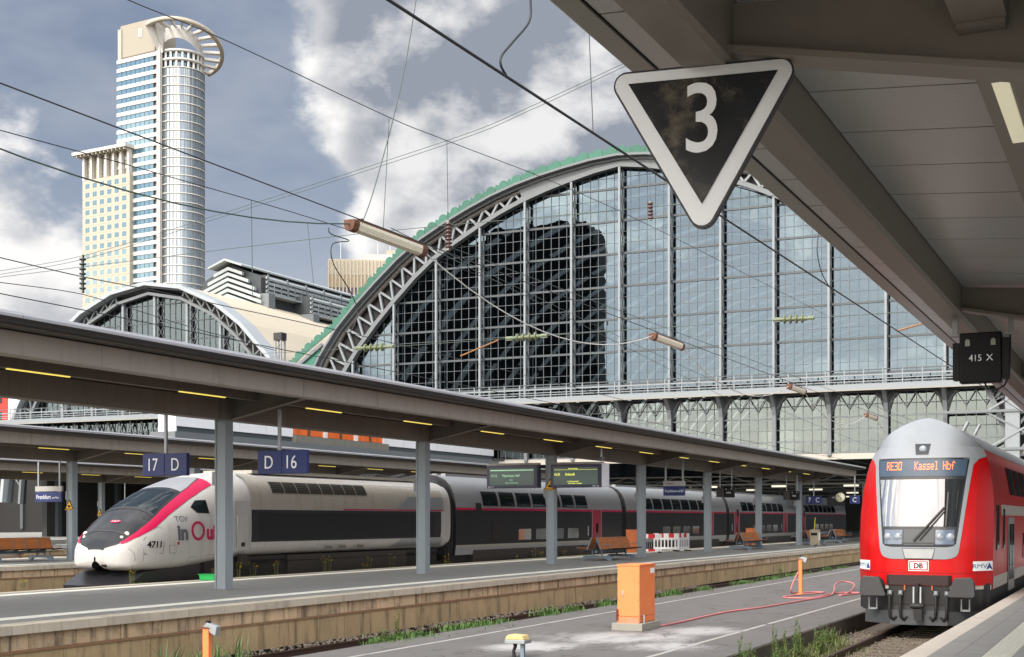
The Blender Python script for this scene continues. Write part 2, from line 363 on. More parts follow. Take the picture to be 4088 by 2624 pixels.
rp = struct('platform', MB().box(-2.62, 7, -12, 91.5, -1.25, -.03), mat('platform_core', '#8a8a86', .85))
EDGE = mat('edge_slab', '#c9c0b4', .75, var=.06, scale=4, rnd=.07, bump=.15, dirt_refl=(2.5, .15), dirt_refl_col=(.3, .27, .23))
PAVE = mat('paver', '#8f8e8a', .75, var=.09, scale=5, rnd=.10, bump=.25)
TACT = mat('tactile_tile', '#d3d2c4', .7, var=.06, scale=4, rnd=.05)
es = MB().box(.004, .296, .004, .496, -.2, 0).mesh('edge_slab', EDGE)
pv = MB().box(.003, .297, .003, .297, -.03, 0).mesh('paver', PAVE)
tb = MB().box(.002, .332, .002, .298, -.03, -.002)
for k in range(8): tb.prism([(.012+k*.04, -.003), (.036+k*.04, -.003), (.031+k*.04, .004), (.017+k*.04, .004)], 'y', .003, .297)
tt = tb.mesh('tactile_tile', TACT)
for k in range(40): place(es, 'edge_slab', rp, (-2.70, 14+.5*k, u(-.002, .001)))
for k in range(66):
    for x in (-2.41, -2.11): place(pv, 'paver', rp, (x, 14+.3*k+(0 if x < -2.3 else .15), u(-.0015, .001)))
    place(tt, 'tactile_tile', rp, (-1.81, 14+.3*k, 0))
for k in range(60): place(pv, 'paver', rp, (-1.475, 14+.3*k, 0)); place(pv, 'paver', rp, (-1.175, 14+.3*k, 0))
MB().box(-2.70, 7, -12, 14, -.2, 0).build('paving', PAVE, rp); MB().box(-2.70, -1.48, 33.8, 91, -.2, 0).build('paving', EDGE, rp); MB().box(-.875, 7, 14, 91, -.03, 0).build('paving', PAVE, rp)
MB().box(-1.48, -.875, 32, 91, -.03, 0).build('paving', PAVE, rp)

# ---------------------------------------------------------------- platform canopies
def canopy(xc, cols, y0, y1, label):
    t = thing('platform_canopy', label, 'canopy', (xc, cols[0], 0), group='platform canopies')
    roof = [(-3.0, 5.0), (-3.0, 4.93), (-2.3, 4.86), (-.1, 4.66), (.1, 4.66), (2.3, 4.86), (3.0, 4.93), (3.0, 5.0), (0, 4.80)]
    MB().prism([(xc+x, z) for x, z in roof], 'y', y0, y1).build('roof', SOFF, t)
    for sx in (-1, 1):
        MB().prism([(xc+sx*x, z) for x, z in ((2.95, 4.858), (3.13, 4.875), (3.19, 4.93), (3.19, 4.975), (3.14, 5.03), (2.95, 5.05))], 'y', y0, y1).build('roof_edge_core', DARK, t).scale = (.9985, 1, .999)
        yy = y0
        while yy < y1:
            MB().prism([(xc+sx*x, z) for x, z in ((2.95, 4.858), (3.13, 4.875), (3.19, 4.93), (3.19, 4.975), (3.14, 5.03), (2.95, 5.05))], 'y', yy+.006, min(yy+5.2, y1)-.006).build('roof_edge', FASC, t); yy += 5.2
        n = int((y1-y0)/1.1)
        me = MB().box(min(sx*2.56, sx*2.945), max(sx*2.56, sx*2.945), .006, 1.094, 4.835, 4.85).mesh('soffit_panel', SOFF)
        if sx > 0:
            for k in range(n): place(me, 'soffit_panel', t, (xc, y0+k*1.1+.3, 0))
        else: MB().box(xc-2.945, xc-2.56, y0, y1, 4.835, 4.85).build('soffit_panel', SOFF, t)
        yy = y0; L = 3.23
        while yy < y1:
            MB().prism([(xc+sx*x, z) for x, z in ((2.25, 4.43), (2.27, 4.41), (2.53, 4.41), (2.55, 4.43), (2.55, 4.81), (2.25, 4.81))], 'y', yy+.006, min(yy+L, y1)-.006).build('edge_beam', STEEL, t); yy += L
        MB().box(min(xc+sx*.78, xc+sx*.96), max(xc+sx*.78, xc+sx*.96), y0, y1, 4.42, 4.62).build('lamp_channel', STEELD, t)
        lm = MB().box(-.03, .03, 0, 1.58, -.02, 0).mesh('lamp_tube', YLAMP)
        k = 0
        while y0 < 18.3+4.85*(k-2)+cols[0]-16.2 < y1-2:
            place(lm, 'lamp_tube', t, (xc+sx*.87, 18.3+4.85*(k-2)+cols[0]-16.2, 4.418)); k += 1
        MB().box(min(xc+sx*1.3, xc+sx*1.9), max(xc+sx*1.3, xc+sx*1.9), y0, y1, 4.60, 4.63).build('cable_tray', DARK, t)
    yy = y0
    while yy < y1:
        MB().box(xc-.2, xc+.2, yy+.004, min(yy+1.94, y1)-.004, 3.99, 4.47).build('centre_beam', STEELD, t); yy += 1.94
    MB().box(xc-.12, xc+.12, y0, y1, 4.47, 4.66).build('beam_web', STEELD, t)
    cm = MB().box(-.12, .12, -.125, .125, 0, 3.99).mesh('column_core', COLM)
    sm_ = MB().box(-.016, .016, -.15, .15, 0, 3.989).mesh('column_flange', COLM)
    br = MB()
    for sx in (-1, 1):
        br.prism([(sx*.2, 4.02), (sx*2.25, 4.44), (sx*2.25, 4.72), (sx*.2, 4.62)], 'y', -.012, .012)
        br.prism([(sx*.2, 3.995), (sx*2.25, 4.42), (sx*2.25, 4.44), (sx*.2, 4.02)], 'y', -.09, .09)
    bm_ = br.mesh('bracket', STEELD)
    cd_ = MB().tube([(-.23, 0, 2.75), (-.23, 0, 3.98)], .022, 6).box(-.30, -.19, -.06, .06, 2.45, 2.78).mesh('conduit', GREYP)
    for y in cols:
        o = place(cm, 'column', t, (xc-.05, y, 0))
        for sx in (-.137, .137): place(sm_, 'flange', o, (xc-.05+sx, y, 0))
        place(bm_, 'bracket', t, (xc, y, 0)); place(cd_, 'conduit', t, (xc-.05, y, 0))
    return t
K1 = canopy(-19.75, [16.2+9.7*k for k in range(8)], 6, 89, 'grey steel butterfly canopy on columns over the platform in front of the white train')
K2 = canopy(-39.6, [41.9+9.7*k for k in range(5)], 30, 88, 'second grey platform canopy, behind the long nosed white train')
K3 = canopy(-60.6, [66.7+9.7*k for k in range(4)], 50, 112, 'far grey canopy seen dimly under the second canopy at the left')

# the canopy over the camera's own platform
def rib_mat():
    m = mat('ribbed_soffit', '#aeb0ae', .36, metal=.12, var=.05, scale=.8); t = m.node_tree
    wv = N(t, 'ShaderNodeTexWave', wave_type='BANDS', bands_direction='Y', i_Scale=3.2, i_Distortion=.05); tcn = N(t, 'ShaderNodeTexCoord'); t.links.new(tcn.outputs['Object'], wv.inputs['Vector'])
    b = N(t, 'ShaderNodeBump', i_Strength=.05, i_Distance=.01); t.links.new(wv.outputs[0], b.inputs['Height']); t.links.new(b.outputs[0], t.nodes['Principled BSDF'].inputs['Normal']); return m
RIB = rib_mat()
BEAMD = mat('beam_paint_warm', '#7c766d', .5, var=.06, scale=1.2, streak=.1, dirt_refl_col=(.1, .09, .08))
XC = .1
K0 = thing('platform_canopy', 'dark underside of the canopy overhead at the right, with ribbed ceiling panels', 'canopy', (XC, 8, 0))
Y0, Y1 = 1.5, 46
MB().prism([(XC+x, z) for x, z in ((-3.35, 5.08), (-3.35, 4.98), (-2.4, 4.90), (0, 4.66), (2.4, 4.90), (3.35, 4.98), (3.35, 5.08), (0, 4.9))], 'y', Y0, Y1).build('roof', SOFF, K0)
for sx in (-1, 1):
    MB().prism([(XC+sx*x, z) for x, z in ((3.28, 4.875), (3.46, 4.89), (3.53, 4.95), (3.53, 5.02), (3.46, 5.08), (3.28, 5.1))], 'y', Y0, Y1).build('roof_edge', mat('edge_paint', '#8b8a80', .4, metal=.3, var=.05), K0)
    MB().box(min(XC+sx*3.27, XC+sx*3.255), max(XC+sx*3.27, XC+sx*3.255), Y0, Y1, 4.86, 4.9).build('edge_joint', BLACK, K0)
    po = MB().prism([(sx*2.70, 4.845), (sx*3.25, 4.87), (sx*3.25, 4.885), (sx*2.70, 4.86)], 'y', .012, 1.148).mesh('ceiling_panel', RIB)
    pi = MB().prism([(sx*.36, 4.66), (sx*2.37, 4.82), (sx*2.37, 4.835), (sx*.36, 4.675)], 'y', .013, 1.147).mesh('ceiling_panel', RIB)
    for k in range(-6, 32):
        place(po, 'ceiling_panel', K0, (XC, 8.78+1.16*k+.35, 0)); place(pi, 'ceiling_panel', K0, (XC, 8.78+1.16*k, 0))
    yy = 7.9-9.7
    for a, b in ((Y0, 4.9), (4.91, 8.55), (8.56, 19.2), (19.21, 30), (30.01, Y1)):
        MB().prism([(XC+sx*x, z) for x, z in ((2.38, 4.45), (2.41, 4.41), (2.66, 4.41), (2.69, 4.45), (2.69, 4.83), (2.38, 4.83))], 'y', a, b).build('edge_beam', BEAMD, K0)
    ch = MB().box(min(XC+sx*.80, XC+sx*1.08), max(XC+sx*.80, XC+sx*1.08), Y0, Y1, 4.43, 4.60).build('lamp_channel', BEAMD, K0)
    for y in (4.1, 8.95, 13.8, 20.4, 25.2):
        MB().box(XC-.05+sx*.94, XC+.05+sx*.94, y, y+1.5, 4.405, 4.428).build('lamp_tube', mat('dim_tube', '#d8d3b8', .3, emit='#f4ecc8', estr=.22), ch)
        MB().box(XC-.13+sx*.94, XC+.13+sx*.94, y-1.1, y-.02, 4.40, 4.428).build('cover_plate', BEAMD, ch)
MB().box(XC-.22, XC+.22, Y0, Y1, 3.99, 4.6).build('centre_beam', BEAMD, K0)
for y in (8.0, 19.1, 28.8, 38.5):
    for sx in (-1, 1):
        b = MB().prism([(XC+sx*.22, 4.06), (XC+sx*2.4, 4.52), (XC+sx*2.4, 4.80), (XC+sx*.22, 4.62)], 'y', y-.02, y+.02).build('cross_beam', BEAMD, K0)
        MB().prism([(XC+sx*.22, 4.02), (XC+sx*2.4, 4.48), (XC+sx*2.4, 4.52), (XC+sx*.22, 4.06)], 'y', y-.13, y+.13).build('flange', BEAMD, b)
    if y > 9: MB().box(XC-.15, XC+.15, y-.15, y+.15, 0, 3.99).build('column', COLM, K0)

# ---------------------------------------------------------------- the train hall
HX, HY = -34.2, 91.0
LVD0 = mat('arch_shadow', '#2b2a2c', .8)  # dark panels added behind the arch trusses, standing for the shaded gaps
HSTEEL = mat('hall_steel', '#676d70', .5, var=.08, scale=.8, streak=.15, dirt_refl_col=(.2, .19, .18))
GBAR = mat('glazing_bar_paint', '#5d6468', .5, var=.08)
HLIGHT = mat('hall_post', '#7f868a', .5, var=.05, scale=.8)
HDARK = mat('hall_dark_steel', '#454c50', .5, var=.12, scale=.8)
PIPE = mat('hall_pipe', '#5d5b58', .4, metal=.3, var=.1)
COPPER = mat('green_copper', '#2f6353', .6, var=.2, scale=1.2, rnd=.28, streak=.2, dirt_refl_col=(.06, .17, .12))
HGLASS = glass('hall_glass', (.11, .135, .145), .34, (.205, .27, .325), .005, wave=.06)
LGLASS = glass('apron_glass', (.5, .56, .54), .36, (.25, .295, .295), .02, wave=.12)
HIN = [(0, 26.9), (1.9, 26.62), (3.9, 26.17), (5.7, 25.7), (7.6, 25.1), (9.4, 24.4), (11.3, 23.5), (13.2, 22.5), (15.15, 21.35), (16.8, 20.05), (18.56, 18.4), (20.2, 16.75), (21.65, 15.1), (23.06, 13.2), (24.4, 10.9), (25.5, 8.4), (26.3, 5.6), (26.8, 2.6), (27.0, -.8)]
def lerp_path(path, s):                                      # s in 0..1 along a polyline by length
    L = [0]
    for a, b in zip(path, path[1:]): L.append(L[-1]+math.dist(a, b))
    t = s*L[-1]
    for i in range(len(path)-1):
        if t <= L[i+1] or i == len(path)-2:
            k = (t-L[i])/(L[i+1]-L[i]); return (path[i][0]+(path[i+1][0]-path[i][0])*k, path[i][1]+(path[i+1][1]-path[i][1])*k)
def offset(path, fn):
    o = []
    for i, p in enumerate(path):
        a, b = path[max(i-1, 0)], path[min(i+1, len(path)-1)]; dx, dz = b[0]-a[0], b[1]-a[1]; l = math.hypot(dx, dz)
        if i == 0: dx, dz, l = 1, 0, 1
        k = fn(i/(len(path)-1)); o.append((p[0]-dz/l*k, p[1]+dx/l*k))
    return o
def arc_z(path, dx):
    dx = abs(dx)
    for a, b in zip(path, path[1:]):
        if a[0] <= dx <= b[0]: return a[1]+(b[1]-a[1])*(dx-a[0])/(b[0]-a[0])
    return path[-1][1]
def ribbon(mb, lo, hi, sx, xc, y0, y1):
    for (a, b, c, d) in zip(lo, lo[1:], hi, hi[1:]):
        mb.prism([(xc+sx*a[0], a[1]), (xc+sx*b[0], b[1]), (xc+sx*d[0], d[1]), (xc+sx*c[0], c[1])], 'y', y0, y1)
    return mb
HALL = thing('train_hall', 'great arched glass front of the train hall with green scalloped copper edge', 'train hall', (HX, HY, -.8))
dep = lambda s: .62+1.75*min(1, s*1.5)
HOUT = offset(HIN, dep)
for sx in (-1, 1):
    ribbon(MB(), HIN, offset(HIN, lambda s: .32), sx, HX, HY-.75, HY-.2).build('inner_chord', HSTEEL, HALL)
    ribbon(MB(), offset(HIN, lambda s: dep(s)-.16), HOUT, sx, HX, HY-.8, HY-.1).build('outer_chord', HSTEEL, HALL)
    ribbon(MB(), offset(HIN, lambda s: dep(s)+.02), offset(HIN, lambda s: dep(s)+.18), sx, HX, HY-1.3, HY+.2).build('arch_rim', HSTEEL, HALL)
    pp = offset(HIN, lambda s: dep(s)-.32); ins = offset(HIN, lambda s: .3)
    MB().tube([(HX+sx*x, HY-.45, z) for x, z in pp[4:]], .2, 8).build('arch_pipe', PIPE, HALL)
    ribbon(MB(), offset(HIN, lambda s: .30)[:5], offset(HIN, lambda s: dep(s)-.14)[:5], sx, HX, HY-.62, HY-.5).build('crown_plate', HSTEEL, HALL)
    ribbon(MB(), offset(HIN, lambda s: .28)[3:], offset(HIN, lambda s: dep(s)-.05)[3:], sx, HX, HY-.12, HY+.3).build('arch_gap_shade', LVD0, HALL)  # dark sheet between the chords, painted as shade
    n = 28
    for k in range(n+1):                                     # truss verticals and diagonals, each its own bar
        s0 = .16+.84*k/n
        a, b = lerp_path(ins, s0), lerp_path(pp, s0)
        MB().bar((HX+sx*a[0], HY-.5, a[1]), (HX+sx*b[0], HY-.5, b[1]), .16, .2, (0, 1, 0)).build('truss_bar', HLIGHT, HALL)
        if k < n:
            b2 = lerp_path(ins, .16+.84*(k+1)/n)
            MB().bar((HX+sx*b[0], HY-.5, b[1]), (HX+sx*b2[0], HY-.5, b2[1]), .16, .2, (0, 1, 0)).build('truss_bar', HLIGHT, HALL)
    # crest of copper scallops, flaring out at the foot
    crest = [p for p in offset(HIN, lambda s: dep(s)+.17) if p[1] > 15.6]+[(26.6, 14.75), (29.2, 12.7)]
    L = sum(math.dist(a, b) for a, b in zip(crest, crest[1:])); cn = int(L/1.06)
    for k in range(cn):
        (x0, z0), (x1, z1) = lerp_path(crest, k/cn), lerp_path(crest, (k+1)/cn)
        d = Vector((x1-x0, z1-z0)); l = d.length; d /= l; nrm = Vector((-d.y, d.x))
        if nrm.y < 0: nrm = -nrm
        prof = [(0, 0), (0, .38)]+[(.34-.34*math.cos(a), .38+.34*math.sin(a)) for a in [R(20*i) for i in range(1, 9)]]+[(.68, .38), (.74, .48), (.86, .66), (.98, .48), (1.04, .38), (1.04, 0)]
        MB().prism([(HX+sx*(x0+d.x*p*l/1.06+nrm.x*q*.82), z0+d.y*p*l/1.06+nrm.y*q*.82) for p, q in prof], 'y', HY-1.25, HY-1.16).build('crest_scallop', COPPER, HALL)
    # lattice gable where the copper flares away from the arch
    fl = [(25.0, 15.3), (29.2, 12.4), (27.6, 11.2), (25.9, 13.2)]
    MB().prism([(HX+sx*x, z) for x, z in fl], 'y', HY-1.1, HY-1.0).build('copper_gable', mat('green_lattice', '#35705f', .6, var=.5, scale=5), HALL)
    MB().bar((HX+sx*24.9, HY-1.15, 15.45), (HX+sx*29.3, HY-1.15, 12.45), .25, .3, (0, 1, 0)).build('gable_rail', HSTEEL, HALL)
# glazing
BAY = 3.73
posts = [HX+BAY*k for k in range(-7, 8)]
for x in posts:
    zt = arc_z(HIN, x-HX)
    if zt < 11: continue
    o = MB().box(x-.075, x+.075, HY-.72, HY-.52, 10.5, zt).build('post', HLIGHT, HALL)
    MB().box(x-.07, x+.07, HY-.02, HY+.14, 6, zt).build('inner_post', HDARK, HALL)
    lc = MB(); z = 11.4; k = 0
    while z+1.15 < zt:
        lc.bar((x, HY-.55, z), (x, HY-.03, z+1.15), .035); lc.bar((x, HY-.03, z), (x, HY-.55, z+1.15), .035); z += 1.15
    z = 11.4
    while z < zt: lc.bar((x, HY-.55, z), (x, HY-.03, z), .10, .05); z += 2.36
    lc.build('lacing', HDARK, HALL)
PW, PH, ZB = BAY/6, .786, 11.36
cols_x = [HX-BAY*7+PW*i for i in range(85)]
rows = [ZB+PH*k for k in range(21)]
for i, x in enumerate(cols_x):
    zt = arc_z(HIN, x-HX)
    if zt > 10.6 and i % 6: MB().box(x-.014, x+.014, HY-.05, HY+.03, 10.5, zt).build('glazing_bar', GBAR, HALL)
def arc_x(z):
    for a, b in zip(HIN, HIN[1:]):
        if b[1] <= z <= a[1]: return a[0]+(b[0]-a[0])*(z-a[1])/(b[1]-a[1])
    return 0
for k, z in enumerate(rows):
    hw = arc_x(z)
    if hw < .5: continue
    th = .075 if k % 3 == 0 else .014
    MB().box(HX-hw, HX+hw, HY-.09 if k % 3 == 0 else HY-.045, HY+.035, z-th, z+th).build('transom', GBAR if k % 3 else HDARK, HALL)
panes = []
for x in cols_x[:-1]:
    for z in [ZB-PH]+rows:
        zc = min(arc_z(HIN, x-HX), arc_z(HIN, x+PW-HX)); zm = max(arc_z(HIN, x-HX), arc_z(HIN, x+PW-HX))
        if z >= zm: continue
        za, zb_ = min(z+PH, arc_z(HIN, x-HX)), min(z+PH, arc_z(HIN, x+PW-HX))
        if za <= z+.02 or zb_ <= z+.02:
            if zc <= z+.02: za, zb_ = max(za, z+.02), max(zb_, z+.02)
        panes.append((x, z, za, zb_))
def pane_mb(mb, p):
    x, z, za, zb_ = p; t1, t2 = random.gauss(0, .00045), random.gauss(0, .0004)
    yy = lambda dx, dz: HY-.004+t1*(dx-PW/2)+t2*(dz-PH/2)
    return mb.quad((x+.004, yy(0, 0), z+.004), (x+PW-.004, yy(PW, 0), z+.004), (x+PW-.004, yy(PW, PH), zb_-.002), (x+.004, yy(0, PH), za-.002))
seen = lambda p: -53 < p[0] < -11 and not (-38.5 < p[0] < -26 and p[1] > 24.9)
order = sorted(panes, key=lambda p: (not seen(p), -p[0]))
for p in order[:300]: pane_mb(MB(), p).build('window_pane', HGLASS, HALL, fix=False)
rest = MB()
for p in order[300:]: pane_mb(rest, p)
tag(rest.build('window_panes', HGLASS, HALL, fix=False), kind='stuff')
# walkway with railing across the front, and the glazed apron below it
def walkway(par, x0, x1, posts_step=1.24):
    MB().box(x0, x1, HY-1.75, HY-1.60, 10.13, 10.50).build('walkway_girder', WHITE if False else HLIGHT, par)
    MB().box(x0, x1, HY-1.60, HY-.1, 10.28, 10.36).build('walkway_deck', HSTEEL, par)
    MB().box(x0, x1, HY-1.8, HY-1.5, 10.06, 10.13).build('walkway_flange', mat('walkway_flange', '#8f8a80', .6), par)
    for z, r in ((11.40, .035), (11.06, .05), (10.82, .025), (10.66, .025)): MB().box(x0, x1, HY-1.72-r, HY-1.72+r, z-r, z+r).build('handrail', HLIGHT if z < 11.2 else HDARK, par)
    n = int((x1-x0)/posts_step)
    pm = MB().box(-.035, .035, -.035, .035, 0, .92).mesh('railing_post', HLIGHT)
    for k in range(n+1): place(pm, 'railing_post', par, (x0+.04+k*posts_step, HY-1.72, 10.5))
    pb = MB().box(-.02, .02, -.02, .02, 0, .5).mesh('baluster', HDARK)
    for k in range(int(n*2.5)): place(pb, 'baluster', par, (x0+.3+k*posts_step*.4, HY-.3, 10.5))
    MB().box(x0, x1, HY-.34, HY-.28, 10.96, 11.0).build('handrail', HDARK, par); MB().box(x0, x1, HY-.34, HY-.28, 10.74, 10.77).build('handrail', HDARK, par)
walkway(HALL, -56.5, -5)
ZS = 6.1
for x in posts:
    if not -62 < x < -5: continue
    MB().prism([(HY-.55, ZS-.2), (HY-.35, ZS-.2), (HY-.30, 8.9), (HY-.15, 9.6), (HY+.2, 10.1), (HY-1.6, 10.1), (HY-1.2, 9.75), (HY-.75, 9.3), (HY-.6, 8.7)], 'x', x-.13, x+.13).build('hanger_bracket', HSTEEL, HALL)
    MB().prism([(x-.12, 8.6), (x+.12, 8.6), (x+.45, 9.6), (x+.9, 10.05), (x-.9, 10.05), (x-.45, 9.6)], 'y', HY-.14, HY-.06).build('spandrel', HDARK, HALL)
    for k in range(3):
        xa = x+BAY*k/3; xb = xa+BAY/6; xd = xa+BAY/3
        MB().bar((xa, HY-.2, 9.0), (xb, HY-.2, 9.98), .05).build('brace', HLIGHT, HALL); MB().bar((xb, HY-.2, 9.98), (xd, HY-.2, 9.0), .05).build('brace', HLIGHT, HALL)
for k in range(6):
    z = ZS+.8*k
    MB().box(-60, -5, HY-.07, HY+.02, z-(.05 if k % 2 else .03), z+(.05 if k % 2 else .03)).build('transom', HSTEEL, HALL)
MB().box(-60, -5, HY-.35, HY+.3, ZS-.45, ZS-.06).build('sill_beam', mat('sill', '#a9a69c', .6, var=.1), HALL)
ap = MB()
nx = 0
for i in range(88):
    x = HX-BAY*7+PW*i
    if x > -5.5: break
    MB().box(x-.018, x+.018, HY-.05, HY+.02, ZS, 10.1).build('glazing_bar', GBAR, HALL)
    for k in range(5):
        z = ZS+.8*k; t1, t2 = random.gauss(0, .002), random.gauss(0, .0015)
        q = [(x+.004, HY-.01, z+.004), (x+PW-.004, HY-.01+t1, z+.004), (x+PW-.004, HY-.01+t1+t2, z+.79), (x+.004, HY-.01+t2, z+.79)]
        if x > -36 and nx < 299: MB().quad(*q).build('apron_pane', LGLASS, HALL, fix=False); nx += 1
        else: ap.quad(*q)
tag(ap.build('apron_panes', LGLASS, HALL, fix=False), kind='stuff')
# the pier where this hall meets the next one
pr = MB().box(-8.1, -7.25, HY-1.2, HY-.3, -.8, 13).build('pier', HLIGHT, HALL)
for k in range(5): MB().box(-12 if k else -9, -5, HY-1.3, HY-1.1, 1.2+k*2.4, 1.36+k*2.4).build('pier_band', HSTEEL, pr)
for k in range(4):
    MB().bar((-9.2, HY-1.15, 1.3+2.4*k), (-5.2, HY-1.15, 3.6+2.4*k), .22, .12).build('pier_brace', HLIGHT, pr); MB().bar((-5.2, HY-1.1, 1.3+2.4*k), (-9.2, HY-1.1, 3.6+2.4*k), .22, .12).build('pier_brace', HSTEEL, pr)
# vault inside: ribs, closed roof strips and bright skylight strips
SKYL = bpy.data.materials.new('skylight'); SKYL.use_nodes = True; _t = SKYL.node_tree; _t.nodes.clear()
_o = N(_t, 'ShaderNodeOutputMaterial'); _a = N(_t, 'ShaderNodeBsdfTranslucent', i_Color=(.4, .44, .47, 1)); _b = N(_t, 'ShaderNodeBsdfTransparent', i_Color=(.42, .47, .5, 1)); _m = N(_t, 'ShaderNodeMixShader', i_0=.35)
_t.links.new(_a.outputs[0], _m.inputs[1]); _t.links.new(_b.outputs[0], _m.inputs[2]); _t.links.new(_m.outputs[0], _o.inputs[0])
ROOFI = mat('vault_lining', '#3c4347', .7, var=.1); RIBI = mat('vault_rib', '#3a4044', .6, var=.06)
def vault(par, path, xc, y0, y1, step):
    full = [(-x, z) for x, z in path[::-1]]+list(path[1:]); y = y0+.3; up = [lerp_path(path, k/14) for k in range(12)]
    for a, b in zip(full, full[1:]): pass
    while y < y1:
        for sx in (-1, 1):
            ribbon(MB(), offset(path, lambda s: .6), offset(path, lambda s: .8), sx, xc, y, y+step*.36).build('vault_strip', ROOFI, par)
            mb = MB(); o_ = offset(path, lambda s: .7); mb.grid(lambda i, yy: Vector((xc+sx*o_[i][0], yy, o_[i][1])), range(len(o_)-3), [y+step*.36, y+step*.5]); mb.build('skylight', SKYL, par)
            ribbon(MB(), offset(path, lambda s: .6)[-4:], offset(path, lambda s: .8)[-4:], sx, xc, y+step*.36, y+step*.5).build('vault_strip', ROOFI, par)
        y += step*.5
    y = y0+4
    while y < y1:
        ribbon(MB(), path, offset(path, lambda s: .35), 1, xc, y, y+.4).build('vault_rib', RIBI, par); ribbon(MB(), path, offset(path, lambda s: .35), -1, xc, y, y+.4).build('vault_rib', RIBI, par); y += step
    for k in range(1, 12):
        a = lerp_path(full, k/12); MB().box(xc+a[0]-.1, xc+a[0]+.1, y0, y1, a[1]+.1, a[1]+.4).build('purlin', RIBI, par)
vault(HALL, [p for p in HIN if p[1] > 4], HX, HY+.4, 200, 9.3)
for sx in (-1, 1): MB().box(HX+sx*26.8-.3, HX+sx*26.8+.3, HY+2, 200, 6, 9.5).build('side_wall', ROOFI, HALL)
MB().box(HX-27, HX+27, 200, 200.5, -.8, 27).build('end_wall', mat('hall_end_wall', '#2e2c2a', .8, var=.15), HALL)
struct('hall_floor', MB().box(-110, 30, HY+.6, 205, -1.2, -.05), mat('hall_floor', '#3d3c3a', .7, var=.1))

# ---------------------------------------------------------------- smaller hall with cream roof, and its lantern
SX = -77.0
SIN = [(0, 20.75), (3.4, 20.1), (6.6, 18.6), (9.0, 16.7), (11.5, 14.0), (13.2, 11.0), (14.2, 7.5), (14.6, 3)]
SOUT = offset(SIN, lambda s: .75+.9*s)
CREAM = mat('cream_roof', '#bdb4a1', .6, var=.06, scale=.5, streak=.2, stretch=(1, .2, 1), dirt_refl_col=(.4, .37, .30))
SH = thing('side_train_hall', 'smaller arched hall with cream ribbed roof, left of the great arch', 'train hall', (SX, HY, -.8))
ROOFP = offset(SIN, lambda s: 1.0+.95*s)
for sx in (-1, 1):
    ribbon(MB(), SIN, offset(SIN, lambda s: .25), sx, SX, HY-.7, HY-.3).build('inner_chord', HSTEEL, SH)
    ribbon(MB(), offset(SIN, lambda s: .62+.9*s), SOUT, sx, SX, HY-.75, HY-.25).build('outer_chord', HSTEEL, SH)
    ribbon(MB(), SOUT, offset(SIN, lambda s: 1.05+.95*s), sx, SX, HY-1.2, HY+.6).build('roof_verge', mat('verge_white', '#9aa1a6', .45, var=.05), SH)
    ribbon(MB(), offset(SIN, lambda s: .2)[1:], offset(SIN, lambda s: .7+.9*s)[1:], sx, SX, HY-.2, HY+.2).build('arch_gap_shade', LVD0, SH)
    for k in range(18):
        a, b = lerp_path(offset(SIN, lambda s: .22), .14+.8*k/18), lerp_path(offset(SIN, lambda s: .66+.9*s), .14+.8*k/18); c = lerp_path(offset(SIN, lambda s: .22), .14+.8*(k+1)/18)
        MB().bar((SX+sx*a[0], HY-.5, a[1]), (SX+sx*b[0], HY-.5, b[1]), .12, .15, (0, 1, 0)).build('truss_bar', HSTEEL, SH)
        MB().bar((SX+sx*b[0], HY-.5, b[1]), (SX+sx*c[0], HY-.5, c[1]), .12, .15, (0, 1, 0)).build('truss_bar', HSTEEL, SH)
    n = 60                                                   # standing seams of the roof, one long sheet each
    for k in range(n):
        a, b = lerp_path(ROOFP, k/n), lerp_path(ROOFP, (k+1)/n)
        if b[1] < 9: continue
        d = Vector((b[0]-a[0], b[1]-a[1])).normalized()
        m_ = (a[0]+(b[0]-a[0])*.12+d.y*-.05, a[1]+(b[1]-a[1])*.12+d.x*.05)
        MB().prism([(SX+sx*a[0], a[1]), (SX+sx*m_[0], m_[1]), (SX+sx*b[0], b[1]), (SX+sx*b[0], b[1]-.2), (SX+sx*a[0], a[1]-.2)], 'y', HY+.5, 190).build('roof_sheet', CREAM, SH)
for k in range(-4, 5):
    x = SX+.5+3.45*k; zt = arc_z(SIN, x-SX)
    MB().box(x-.11, x+.11, HY-.5, HY-.25, 10.4, zt).build('post', HLIGHT, SH)
    lc = MB(); z = 11
    while z < zt-1.2: lc.bar((x+.1, HY-.2, z), (x+.7, HY, z+1.2), .05); lc.bar((x+.7, HY, z), (x+.1, HY-.2, z+1.2), .05); z += 1.2
    lc.build('lacing', HDARK, SH)
SGL = glass('side_hall_glass', (.30, .37, .37), .18, (.38, .46, .48), .02, wave=.1)
for i in range(-22, 23):
    x = SX+.6*i; zt = min(arc_z(SIN, x-SX), arc_z(SIN, x+.6-SX))
    MB().box(x-.02, x+.02, HY-.05, HY+.03, 6, zt).build('glazing_bar', HDARK, SH)
    z = 6.0
    while z < zt:
        z1 = min(z+1.55, zt); MB().quad((x+.005, HY, z), (x+.595, HY+random.gauss(0, .003), z), (x+.595, HY+random.gauss(0, .003), z1), (x+.005, HY, z1)).build('window_pane', SGL, SH, fix=False); z += 1.55
for k in range(10):
    z = 6+1.55*k; hw = max([x for x in [j*.1 for j in range(150)] if arc_z(SIN, x) > z] or [0])
    if hw: MB().box(SX-hw, SX+hw, HY-.06, HY+.03, z-.04, z+.04).build('transom', HDARK, SH)
MB().box(SX-15.6, SX-15.0, HY+3, 190, -.8, 9.6).build('side_wall', mat('side_wall_dark', '#2a2a29', .8, var=.2), SH)
for k in range(12): MB().box(SX-15.0, SX-14.6, HY+4+8*k, HY+4.5+8*k, -.8, 9.6).build('wall_pier', HDARK, SH)
walkway(SH, -93, -63)
